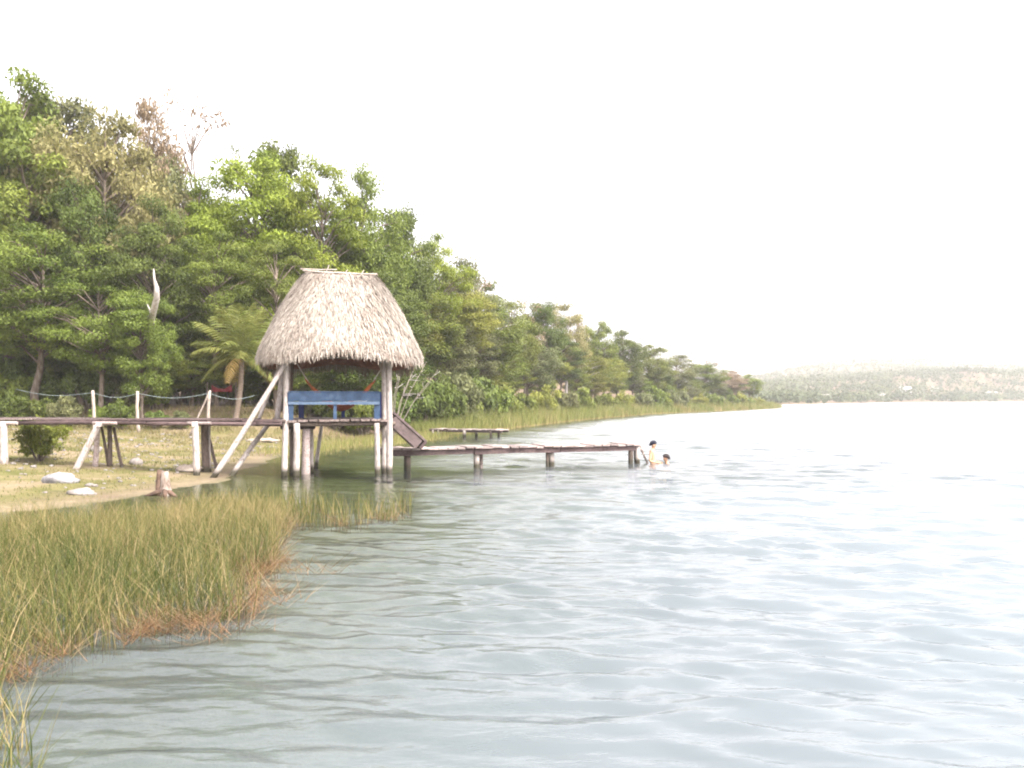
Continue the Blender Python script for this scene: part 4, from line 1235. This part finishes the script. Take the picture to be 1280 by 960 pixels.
g = GH(43, 578)
put_shrub('shrub', 'bushy green shrub standing in front of the boardwalk at the left edge', 1, 'mid', g.x, g.y + 0.3, 1.35, 0.90)
SHRUBZ = [
    ('shrub behind the rope fence', 'undergrowth behind the fence',
     [(-30, 48, 1.6), (15, 47.5, 1.8), (50, 47.8, 1.6), (85, 47, 1.6), (125, 47.5, 1.3), (150, 47, 1.5), (195, 47.5, 1.0), (225, 47.6, 0.9), (20, 50, 2.4), (60, 50.5, 2.2), (110, 50.5, 2.6), (160, 51, 2.2), (200, 51, 2.0), (35, 52.5, 3.2), (130, 53, 3.2), (-10, 52, 3.0), (85, 53, 3.2), (185, 53.5, 3.2), (225, 53, 2.6)]),
    ('shrub under the trees behind palm and hut', 'undergrowth behind palm and hut',
     [(250, 53.5, 2.8), (285, 54, 3.0), (320, 54, 2.8), (350, 54, 2.8), (385, 53, 2.6), (420, 52, 2.4), (455, 52, 2.4), (405, 55, 3.4), (440, 55.5, 3.4), (485, 54, 2.8), (380, 57, 4.2), (430, 58, 4.5), (300, 57, 4.2), (345, 57, 4.2)]),
    ('shrub on the bank behind the far jetty', 'shrubs behind the far jetty',
     [(515, 56, 2.0), (540, 57, 2.6), (560, 58, 2.4), (580, 60, 2.8), (600, 62, 2.6), (530, 60, 3.6), (570, 64, 4.0), (610, 68, 3.6), (550, 61, 3.6), (590, 66, 4.0)]),
    ('shrub along the wood edge behind the tall reeds', 'shrubs behind the long reed bank',
     [(635, 76, 3.2), (655, 80, 3.0), (680, 90, 3.4), (705, 96, 3.2), (730, 104, 3.4), (755, 112, 3.2), (780, 122, 3.2), (805, 132, 3.4), (830, 143, 3.0), (850, 152, 3.0), (875, 162, 3.0), (895, 172, 2.8), (915, 182, 2.8), (935, 194, 2.6), (950, 204, 2.4), (845, 140, 4.0), (815, 126, 4.0), (890, 158, 3.6), (925, 178, 3.4)]),
]
kk = 0
for lab, grp, spots in SHRUBZ:
    order = sorted(q_[0] for q_ in spots)
    for (u, D, H) in spots:
        D = inland(u, D, 2.5)
        leaf = ('mid', 'dark', 'dark', 'grey')[kk % 4] if 'fence' in lab or 'jetty' in lab else ('dark', 'mid', 'dark', 'grey')[kk % 4]
        if 'reed' in lab: leaf = ('mid', 'yellow', 'grey', 'mid')[kk % 4]
        l2 = f'{ORD[order.index(u)]} {TONE[leaf]} shrub from the left {lab.split("shrub ")[1]}'
        put_shrub('shrub', l2, kk % 4, leaf, px(u, D), D, H, max(0.7, H * 0.62), grp)
        kk += 1

# dead branching shrub to the right of the hut
g0 = P(489, 500, 50)
ds = thing('dead_shrub', 'leafless pale branches fanning out right of the hut posts', 'shrub', (g0.x, 50, tz(g0.x, 50)))
gb = Vector((g0.x, 50, tz(g0.x, 50) - 0.1))
for (u, v) in ((505, 448), (520, 455), (533, 452), (548, 462), (514, 468), (540, 475), (500, 458)):
    e = P(u, v, 50 + rnd.uniform(-0.6, 0.6)); m1 = gb.lerp(e, 0.55) + Vector((-0.1, 0, 0.18))
    MB().tube([gb, gb.lerp(m1, 0.5), m1, e], [0.024, 0.020, 0.015, 0.006], 5).build('branch', M['fence_wood'], ds)
    for k in range(3):
        q = m1.lerp(e, rnd.uniform(0.1, 0.8))
        MB().tube([q, q + Vector((rnd.uniform(-.1, .7), rnd.uniform(-.3, .3), rnd.uniform(-.1, .4)))], [0.02, 0.006], 4).build('twig', M['bark_pale'], ds)

# red cloth in the shade by the palm
rc = P(277, 486, 50.0)
mbc = MB(); q = 8
for i in range(q):
    for k in range(q):
        a_, b_ = i / (q - 1) - 0.5, k / (q - 1)
        mbc.v.append(rc + Vector((a_ * 1.1, 0.10 * math.sin(a_ * 11 + b_), -b_ * 0.38 - 0.22 * (1 - (2 * a_) ** 2) * (1 - b_) + 0.22)))
for i in range(q - 1):
    for k in range(q - 1):
        mbc.f.append((i * q + k, (i + 1) * q + k, (i + 1) * q + k + 1, i * q + k + 1)); mbc.sm.append(True)
rco = mbc.build('red_cloth', M['red'], None, rc)
rco.modifiers.new('thick', 'SOLIDIFY').thickness = 0.02
tag(rco, 'small red cloth hung in the shade beside the palm', 'cloth')
hang = thing('clothes_line', 'thin dark line strung between stakes carrying the red cloth', 'line', (rc.x, rc.y, tz(rc.x, rc.y)))
for s_ in (-1, 1):
    b0 = Vector((rc.x + s_ * 0.75, rc.y, tz(rc.x + s_ * 0.75, rc.y) - 0.05))
    MB().log(b0, Vector((b0.x, b0.y, rc.z + 0.34)), 0.035, 0.03, 0.01).build('stake', M['pole_dark'], hang)
MB().tube([rc + Vector((-0.75, 0, 0.3)), rc + Vector((-.35, 0, 0.15)), rc + Vector((0, 0, 0.02)), rc + Vector((.35, 0, 0.15)), rc + Vector((0.75, 0, 0.3))], 0.010, 5).build('rope', M['pole_dark'], hang)

# ------------------------------------------------------------------ palm
def frond_mesh(seed, L=2.6, arch=1.0, name='frond'):
    r = random.Random(seed); V = []; F = []; T = []
    nst = 26; rb = []
    for i in range(nst + 1):
        t = i / nst
        rb.append(Vector((L * t * (1 - 0.12 * t), 0, L * (0.45 * t - arch * 0.62 * t * t))))
    for i in range(1, nst):
        t = i / nst; p = rb[i]; d = (rb[i + 1] - rb[i - 1]).normalized()
        ll = (0.62 * max(0.0, math.sin(PI * min(1, t * 0.88 + 0.10))) ** 0.7 + 0.06) * L / 2.6
        for s in (-1, 1):
            side = Vector((0, s, 0)); dirn = (side * 0.85 + d * 0.55 + Vector((0, 0, -0.42 + r.uniform(-.18, .15)))).normalized()
            w = d * 0.036
            q = p + dirn * ll * 0.5 + Vector((0, 0, 0.03)); e = p + dirn * ll + Vector((0, 0, -0.14 * ll))
            b0 = len(V); V += [p - w * .6, p + w * .6, q - w, q + w, e - w * .15, e + w * .15]
            F += [(b0, b0 + 1, b0 + 3, b0 + 2), (b0 + 2, b0 + 3, b0 + 5, b0 + 4)]
            tn = min(1, max(0, r.gauss(.5, .2))); T += [tn] * 6
    for i in range(nst):
        w = 0.03 * (1 - i / nst) + 0.006; w2 = 0.03 * (1 - (i + 1) / nst) + 0.006
        b0 = len(V); V += [rb[i] + Vector((0, -w, 0)), rb[i] + Vector((0, w, 0)), rb[i + 1] + Vector((0, w2, 0)), rb[i + 1] + Vector((0, -w2, 0))]
        F.append((b0, b0 + 1, b0 + 2, b0 + 3)); T += [0.85] * 4
        b0 = len(V); V += [rb[i] + Vector((0, 0, -w)), rb[i] + Vector((0, 0, w)), rb[i + 1] + Vector((0, 0, w2)), rb[i + 1] + Vector((0, 0, -w2))]
        F.append((b0, b0 + 1, b0 + 2, b0 + 3)); T += [0.85] * 4
    me = mesh_np(name, np.array([tuple(v) for v in V]), np.array(F), None, False, {'tone': np.array(T)})
    me.materials.append(None)
    return me


FRM = [frond_mesh(3, 3.3, 0.62), frond_mesh(4, 3.0, 0.95), frond_mesh(5, 2.3, 1.45)]


def palm(label, u, vb, D, vh, lean, n):
    Xb = px(u, D); base = Vector((Xb, D, tz(Xb, D)))
    head = P(u + lean, vh, D)
    t = thing('palm_tree', label, 'palm', base)
    pts = [base.lerp(head, k / 9) + Vector((0.10 * math.sin(k / 9 * PI), 0, -0.15 if k == 0 else 0)) for k in range(10)]
    MB().tube(pts, [0.20] + [0.145 - 0.004 * k for k in range(9)], 9, True, 0.07).build('trunk', M['palm_bark'], t)
    for k in range(n):
        az = 2.4 * k + rnd.uniform(-.2, .2); lev = k / n
        i = 0 if lev < 0.45 else (1 if lev < 0.8 else 2)
        o_ = bpy.data.objects.new('frond', FRM[i]); C.objects.link(o_); o_.parent = t
        o_.location = head - base + Vector((0, 0, 0.08 - 0.12 * lev))
        o_.rotation_euler = (rnd.uniform(-.25, .25), -(1.22 - 1.45 * lev) + rnd.uniform(-.1, .1), az)
        o_.material_slots[0].link = 'OBJECT'
        o_.material_slots[0].material = LF['palm_dry'] if lev > 0.88 else LF['palm']
    return t


palm('young coconut palm with yellowing lower fronds left of the hut', 293, 505, 48.5, 450, 9, 30)

# ------------------------------------------------------------------ reeds, grass, gravel
def blade_mat(name, base, stops):
    m_, n_, l_ = new_mat(name)
    a_ = n_.new('ShaderNodeAttribute'); a_.attribute_name = 'tone'
    c_ = n_.new('ShaderNodeAttribute'); c_.attribute_name = 'along'
    cr_ = ramp(n_, stops)
    f_ = ramp(n_, [(0.08, (1, 1, 1)), (0.27, (0, 0, 0))])
    mx_ = n_.new('ShaderNodeMixRGB'); mx_.inputs[2].default_value = (*base, 1)
    d_ = n_.new('ShaderNodeBsdfPrincipled'); d_.inputs['Roughness'].default_value = 0.6; d_.inputs['Specular IOR Level'].default_value = 0.2
    t_ = n_.new('ShaderNodeBsdfTranslucent'); ms = n_.new('ShaderNodeMixShader'); ms.inputs[0].default_value = 0.25
    o_ = n_.new('ShaderNodeOutputMaterial')
    l_.new(a_.outputs['Fac'], cr_.inputs[0]); l_.new(c_.outputs['Fac'], f_.inputs[0]); l_.new(f_.outputs[0], mx_.inputs[0])
    l_.new(cr_.outputs[0], mx_.inputs[1]); l_.new(mx_.outputs[0], d_.inputs['Base Color']); l_.new(mx_.outputs[0], t_.inputs['Color'])
    l_.new(d_.outputs[0], ms.inputs[1]); l_.new(t_.outputs[0], ms.inputs[2]); l_.new(ms.outputs[0], o_.inputs[0])
    return m_


M['reed'] = blade_mat('reed_blade', (0.155, 0.090, 0.038), [(0.0, (0.038, 0.058, 0.012)), (0.40, (0.092, 0.102, 0.024)), (0.62, (0.20, 0.165, 0.060)), (1.0, (0.36, 0.265, 0.135))])
M['reed_far'] = blade_mat('far_reed_blade', (0.42, 0.32, 0.16), [(0.0, (0.11, 0.14, 0.028)), (0.5, (0.19, 0.20, 0.055)), (1.0, (0.31, 0.24, 0.11))])
M['grass'] = blade_mat('short_grass', (0.22, 0.18, 0.09), [(0.0, (0.062, 0.088, 0.018)), (0.5, (0.115, 0.118, 0.034)), (1.0, (0.21, 0.165, 0.080))])
M['straw'] = blade_mat('fallen_straw', (0.22, 0.115, 0.048), [(0.0, (0.12, 0.056, 0.024)), (0.5, (0.19, 0.110, 0.052)), (1.0, (0.28, 0.21, 0.12))])


def scatter(poly, N, rg):
    poly_np = np.array(poly); lo, hi = poly_np.min(0), poly_np.max(0); out = []
    tot = 0
    while tot < N:
        q = lo + (hi - lo) * rg.random((N * 2, 2))
        ins = q[sdist(q[:, 0], q[:, 1], poly) > 0]
        out.append(ins); tot += len(ins)
    return np.concatenate(out)[:N]


def blades(xy, z0, h, w, lean, bend, tone, rg, levels=4, lean_dir=None):
    N = len(xy)
    az = rg.uniform(0, 2 * PI, N) if lean_dir is None else lean_dir
    ld = np.stack([np.cos(az), np.sin(az)], 1)
    wa = rg.uniform(0, PI, N); wv = np.stack([np.cos(wa), np.sin(wa), np.zeros(N)], 1)
    V = []; T = []
    for k in range(levels):
        t = k / (levels - 1)
        hor = (lean * t + bend * t * t * t)[:, None] * ld * h[:, None]
        zz = z0 + h * t * np.sqrt(np.clip(1 - (0.6 * (lean + bend * t)) ** 2, 0.1, 1))
        p = np.column_stack([xy + hor, zz])
        ww = (w * (1 - 0.85 * t ** 1.5))[:, None] * wv * 0.5
        V += [p - ww, p + ww]; T += [np.full(N, t)] * 2
    V = np.stack(V, 1).reshape(-1, 3); T = np.stack(T, 1).ravel()
    K = levels * 2; bi = np.arange(N)[:, None] * K
    F = np.concatenate([bi + np.array([2 * k, 2 * k + 1, 2 * k + 3, 2 * k + 2]) for k in range(levels - 1)])
    return V, F, np.repeat(tone, K), T


def stuff(name, parts, mat, label, cat):
    Vs, Fs, To, Al = [], [], [], []; off = 0
    for (V, F, a, b_) in parts:
        Vs.append(V); Fs.append(F + off); To.append(a); Al.append(b_); off += len(V)
    o_ = link(name, mesh_np(name, np.concatenate(Vs), np.concatenate(Fs), mat, False, {'tone': np.concatenate(To), 'along': np.concatenate(Al)}))
    return tag(o_, label, cat, None, 'stuff')


def Gp(u, v):
    r = ray(u, v); D = -EYE / r.z * r.y
    return (r.x / r.y * D, D)


rg = np.random.default_rng(21)
EDGE = [Gp(-15, 872), Gp(70, 833), Gp(150, 808), Gp(225, 792), Gp(303, 783), Gp(330, 750), Gp(322, 722), Gp(352, 712), Gp(348, 688), Gp(372, 656)]
BED = EDGE + [Gp(358, 640), Gp(330, 628), Gp(275, 626), Gp(228, 637), Gp(120, 649), Gp(0, 655), (-14, 17.0), (-22, 14), (-20, 7)]
q = scatter(BED, 66000, rg)
q = q[(q[:, 0] > -0.56 * q[:, 1] - 1.6)]
ed = sdist(q[:, 0], q[:, 1], BED)
pt = wob(q[:, 0], q[:, 1], 2.3)
dens = np.clip(0.75 + 0.35 * pt + 0.8 * (ed > 0.35) - 0.25 * (ed < 0.15), 0.15, 1)
q = q[rg.random(len(q)) < dens]
pt = wob(q[:, 0], q[:, 1], 2.3); p2 = wob(q[:, 0] + 31, q[:, 1], 1.1)
h = (0.50 + 0.13 * pt) * rg.uniform(0.45, 1.2, len(q)) * np.interp(q[:, 1], [8, 14, 20, 24], [1.12, 0.95, 0.72, 0.62])
tone = np.clip(0.36 + 0.20 * p2 + 0.10 * wob(q[:, 0] + 5, q[:, 1], 4.0) + rg.normal(0, 0.17, len(q)) + np.interp(q[:, 1], [9, 13, 18], [-0.06, 0.02, 0.22]), 0, 1)
dead = rg.random(len(q)) < 0.22
tone[dead] = rg.uniform(0.55, 1.0, dead.sum())
lean = np.abs(rg.normal(0.12, 0.17, len(q))); lean[dead] += rg.uniform(0, 0.8, dead.sum())
bend = np.abs(rg.normal(0.12, 0.25, len(q)))
wd = rg.uniform(0.005, 0.012, len(q))
parts = [blades(q, np.full(len(q), -0.12), h + 0.12, wd, np.clip(lean, 0, .95), np.clip(bend, 0, .7), tone, rg)]
# thin outer stand towards the hut
SP = [Gp(372, 657), Gp(440, 660), Gp(518, 642), Gp(512, 630), Gp(455, 640), Gp(390, 630), Gp(300, 622), Gp(330, 632)]
q = scatter(SP, 1900, rg); pt = wob(q[:, 0], q[:, 1], 1.3)
q = q[rg.random(len(q)) < np.clip(0.45 + 0.7 * pt, 0.05, 1)]
parts.append(blades(q, np.full(len(q), -0.1), rg.uniform(0.22, 0.62, len(q)), rg.uniform(0.009, 0.016, len(q)), np.abs(rg.normal(0.1, 0.12, len(q))), np.abs(rg.normal(0.1, 0.1, len(q))), np.clip(rg.normal(0.45, 0.2, len(q)), 0, 1), rg))
# clump in the near left corner
SP = [(-2.5, 5.0), (-2.75, 5.6), (-3.15, 6.3), (-3.6, 7.1), (-6, 7.4), (-6, 4.6), (-2.35, 4.6)]
q = scatter(SP, 1700, rg)
parts.append(blades(q, np.full(len(q), -0.12), rg.uniform(0.25, 0.62, len(q)), rg.uniform(0.006, 0.012, len(q)), np.abs(rg.normal(0.25, 0.22, len(q))), np.abs(rg.normal(0.2, 0.2, len(q))), np.clip(rg.normal(0.5, 0.25, len(q)), 0, 1), rg))
stuff('reeds', parts, M['reed'], 'bed of green and straw coloured reeds in the shallows', 'reeds')

# fallen straw along the reed edge
parts = []
pl = np.array(EDGE); seg = rg.integers(0, len(pl) - 1, 6500); tt = rg.random(6500)
qq = pl[seg] * (1 - tt)[:, None] + pl[seg + 1] * tt[:, None]
qq += rg.normal(0, 0.10, qq.shape) + np.array([-0.12, 0.10])
keep = (wob(qq[:, 0], qq[:, 1], 1.0) > -0.1) & (rg.random(len(qq)) < 0.34)
qq = qq[keep]
pl2 = np.array([Gp(352, 716), Gp(402, 718), Gp(330, 758), Gp(350, 752), Gp(430, 658), Gp(490, 650), Gp(290, 790), Gp(250, 800)])
ex = np.concatenate([c_ + rg.normal(0, 0.12, (55, 2)) * np.array([1.5, 1.0]) for c_ in pl2])
qq = np.concatenate([qq, ex]); N = len(qq)
parts.append(blades(qq, rg.uniform(-0.02, 0.07, N), rg.uniform(0.14, 0.42, N), rg.uniform(0.004, 0.008, N), rg.uniform(0.95, 1.45, N), np.zeros(N), rg.random(N), rg, 3))
stuff('fallen_straw', parts, M['straw'], 'matted orange dead reeds floating along the reed edge', 'straw')

# tall reeds along the far bank
parts = []
FS = [s_ for s_ in SHORE if 57 <= s_[1] <= 240]
pl = np.array(FS, float); L = np.hypot(*(pl[1:] - pl[:-1]).T); cum = np.concatenate([[0], np.cumsum(L)])
N = 34000
s_ = cum[-1] * rg.random(N) ** 1.35
bx = np.interp(s_, cum, pl[:, 0]); by = np.interp(s_, cum, pl[:, 1])
i = np.clip(np.searchsorted(cum, s_) - 1, 0, len(L) - 1)
tx = (pl[i + 1] - pl[i]) / L[i][:, None]
inn = np.stack([-tx[:, 1], tx[:, 0]], 1)
off = rg.uniform(-1.0, 6.5, N) * np.interp(s_, [0, 12, 40], [0.3, 0.8, 1.0])
q = np.stack([bx, by], 1) + inn * off[:, None]
hh = rg.uniform(0.8, 1.75, N) * np.interp(s_, [0, 10, 60, 180], [0.5, 1.0, 1.1, 1.0]) * np.clip(0.55 + 0.25 * (off + 1), 0.4, 1)
parts.append(blades(q, np.maximum(terrain(q[:, 0], q[:, 1]), 0) - 0.1, hh, np.interp(q[:, 1], [60, 220], [0.028, 0.08]), np.abs(rg.normal(0.06, 0.08, N)), np.abs(rg.normal(0.12, 0.1, N)), np.clip(rg.normal(0.42, 0.2, N) + 0.25 * wob(q[:, 0], q[:, 1], 14) + 0.12 * (off < 0.5), 0, 1), rg, 3))
# low fringe in the cove behind the hut
CV = [s_ for s_ in SHORE if 36 <= s_[1] <= 58]
pl = np.array(CV, float); L = np.hypot(*(pl[1:] - pl[:-1]).T); cum = np.concatenate([[0], np.cumsum(L)])
N = 5000; s_ = cum[-1] * rg.random(N)
q = np.stack([np.interp(s_, cum, pl[:, 0]), np.interp(s_, cum, pl[:, 1])], 1) + rg.normal(0, 0.7, (N, 2))
parts.append(blades(q, np.maximum(terrain(q[:, 0], q[:, 1]), 0) - 0.05, rg.uniform(0.15, 0.5, N), np.full(N, 0.022), np.abs(rg.normal(0.1, 0.1, N)), np.abs(rg.normal(0.1, 0.1, N)), np.clip(rg.normal(0.6, 0.2, N), 0, 1), rg, 3))
stuff('tall_reeds', parts, M['reed_far'], 'long bank of tall yellow green reeds along the far shore', 'reeds')

# short grass
GR = [(-30, 17), (-12, 17.4), (-9.6, 19.5), (-8.7, 23), (-9.4, 33), (-10, 38), (-8.8, 44.5), (-6, 47.5), (-4.8, 53), (-6, 56), (-12, 52), (-30, 50)]
q = scatter(GR, 60000, rg)
q = q[(np.abs(q[:, 0]) < 0.60 * q[:, 1])]
keep = rg.random(len(q)) < np.clip(0.5 + 0.55 * wob(q[:, 0], q[:, 1], 3.4), 0.06, 1)
q = q[keep]; N = len(q)
hb = np.interp(q[:, 1], [20, 44, 48], [0.05, 0.09, 0.20]) * rg.uniform(0.6, 1.8, N)
parts = [blades(q, terrain(q[:, 0], q[:, 1]) - 0.01, hb, np.interp(q[:, 1], [20, 50], [0.016, 0.035]), np.abs(rg.normal(0.2, 0.2, N)), np.abs(rg.normal(0.2, 0.2, N)), np.clip(rg.normal(0.54, 0.2, N) + 0.15 * wob(q[:, 0], q[:, 1], 5) + np.interp(q[:, 1], [30, 40], [0, 0.22]), 0, 1), rg, 3)]
stuff('grass', parts, M['grass'], 'short patchy yellow green grass on the bank', 'grass')

# scattered pale stones
mbp = MB()
q = scatter([(-24, 20), (-11, 20), (-9, 24), (-9.2, 32), (-10, 38), (-9, 44), (-5.5, 50), (-8, 50), (-14, 46), (-24, 46)], 800, rg)
for (x, y) in q:
    if abs(x) > 0.6 * y: continue
    r_ = 0.02 + 0.065 * rnd.random() ** 4 + 0.0005 * y
    z = tz(x, y)
    mbp.blob((x, y, z + r_ * 0.2), r_ * rnd.uniform(0.8, 1.6), r_ * rnd.uniform(0.8, 1.4), r_ * 0.6, 0.25, 4, 6)
gv = mbp.build('gravel', M['rock_white'])
tag(gv, 'small white stones strewn over the grassy bank', 'stones', None, 'stuff')

# ------------------------------------------------------------------ far shore: wood and houses
rg = np.random.default_rng(33)
N = 6500
xs = rg.uniform(-20, 760, N * 3); ysv = rg.uniform(325, 1150, N * 3)
dd = sdist(xs, ysv, FAR)
ok = (dd > 2) & (xs < 0.68 * ysv + 20) & (xs > 0.12 * ysv - 20) & (dd < 480) & (rg.random(N * 3) < np.interp(dd, [0, 150, 400], [1, 0.85, 0.5]))
xs, ysv = xs[ok][:N], ysv[ok][:N]
zz = terrain(xs, ysv)
sz = rg.uniform(1.8, 3.6, len(xs))
cen = np.stack([xs, ysv, zz + sz * 0.8], 1)
tn = np.clip(0.5 + 0.3 * wob(xs, ysv, 70) + rg.normal(0, 0.18, len(xs)), 0, 1)
V, F, T = leaf_cloud(cen, sz, 26, 1.7, 0.85, 0.5, rg, tn)
M['far_leaf'] = mat_leaf('far_wood_leaf', (0.030, 0.050, 0.020), (0.095, 0.122, 0.048), 0.2, 0.0)
fw = link('far_wood', mesh_np('far_wood', V, F, M['far_leaf'], False, {'tone': T}))
tag(fw, 'low wooded hills across the lake fading into haze', 'wood', None, 'stuff')


def house(u, D, w, h, label, rz):
    while float(sdist(np.array([px(u, D)]), np.array([D]), FAR)[0]) < 26:
        D += 4
    x = px(u, D); z = tz(x, D)
    t = thing('house', label, 'house', (x, D, z), rz)
    def build_local(mb, nm, mt, par):
        me = bpy.data.meshes.new(nm); me.from_pydata([tuple(v) for v in mb.v], [], mb.f); me.materials.append(mt)
        return link(nm, me, par)
    d = w * 0.7
    m1 = MB().poly([(-w / 2, -d / 2, -2), (w / 2, -d / 2, -2), (w / 2, d / 2, -2), (-w / 2, d / 2, -2), (-w / 2, -d / 2, h), (w / 2, -d / 2, h), (w / 2, d / 2, h), (-w / 2, d / 2, h), (-w / 2, 0, h + w * .2), (w / 2, 0, h + w * .2)],
                   [(0, 1, 5, 4), (2, 3, 7, 6), (1, 2, 6, 9, 5), (3, 0, 4, 8, 7)])
    build_local(m1, 'wall', M['house_wall'], t)
    e = 0.5; rf = MB()
    for s_ in (-1, 1):
        yb = s_ * (d / 2 + e); zb = h - e * (w * .4 / d)
        rf.poly([(-w / 2 - e, yb, zb), (w / 2 + e, yb, zb), (w / 2 + e, 0, h + w * .2 + .05), (-w / 2 - e, 0, h + w * .2 + .05), (-w / 2 - e, yb, zb + .2), (w / 2 + e, yb, zb + .2), (w / 2 + e, 0, h + w * .2 + .25), (-w / 2 - e, 0, h + w * .2 + .25)],
                [(0, 1, 2, 3), (4, 5, 6, 7), (0, 1, 5, 4), (1, 2, 6, 5), (3, 0, 4, 7)])
    build_local(rf, 'roof', M['house_roof'], t)
    for xx in (-w * .28, w * .28):
        wi = MB().poly([(xx - .6, -d / 2 - .06, h * .4), (xx + .6, -d / 2 - .06, h * .4), (xx + .6, -d / 2 - .06, h * .8), (xx - .6, -d / 2 - .06, h * .8), (xx - .6, -d / 2 + .1, h * .4), (xx + .6, -d / 2 + .1, h * .4), (xx + .6, -d / 2 + .1, h * .8), (xx - .6, -d / 2 + .1, h * .8)],
                       [(0, 1, 2, 3), (0, 4, 5, 1), (1, 5, 6, 2), (2, 6, 7, 3), (3, 7, 4, 0)])
        build_local(wi, 'window', M['house_dark'], t)
    dr = MB().poly([(-.5, -d / 2 - .07, 0), (.5, -d / 2 - .07, 0), (.5, -d / 2 - .07, h * .8), (-.5, -d / 2 - .07, h * .8), (-.5, -d / 2 + .1, 0), (.5, -d / 2 + .1, 0), (.5, -d / 2 + .1, h * .8), (-.5, -d / 2 + .1, h * .8)],
                   [(0, 1, 2, 3), (1, 5, 6, 2), (2, 6, 7, 3), (3, 7, 4, 0)])
    build_local(dr, 'door', M['house_dark'], t)
    return t


house(1031, 440, 3.5, 2.2, 'tiny white house at the far shore, leftmost of the distant houses', 0.2)
house(1102, 520, 4, 2.2, 'tiny white house by the water in the middle of the far shore', -0.2)
house(1131, 610, 6.5, 3.0, 'largest distant white house, half way up the far hillside', 0.1)
house(1168, 640, 4, 2.6, 'small pale house up the far hillside right of the largest one', 0.3)
house(1239, 612, 6, 2.4, 'rightmost distant white house low on the far shore', -0.1)

# ------------------------------------------------------------------ haze over the lake
hz = bpy.data.meshes.new('haze')
x0, x1, y0, y1, z0, z1 = -485, 1985, -38, 2485, -4.0, 46.0
hz.from_pydata([(x0, y0, z0), (x1, y0, z0), (x1, y1, z0), (x0, y1, z0), (x0, y0, z1), (x1, y0, z1), (x1, y1, z1), (x0, y1, z1)], [],
               [(3, 2, 1, 0), (4, 5, 6, 7), (0, 1, 5, 4), (1, 2, 6, 5), (2, 3, 7, 6), (3, 0, 4, 7)])
m, n, l = new_mat('haze_air')
pv = n.new('ShaderNodeVolumePrincipled')
pv.inputs['Color'].default_value = (1.0, 0.985, 0.97, 1)
pv.inputs['Density'].default_value = 0.00032
pv.inputs['Anisotropy'].default_value = 0.0
o = n.new('ShaderNodeOutputMaterial')
l.new(pv.outputs[0], o.inputs['Volume'])
hz.materials.append(m)
ho = link('haze', hz)
tag(ho, 'pale haze over the lake', 'haze', None, 'stuff')
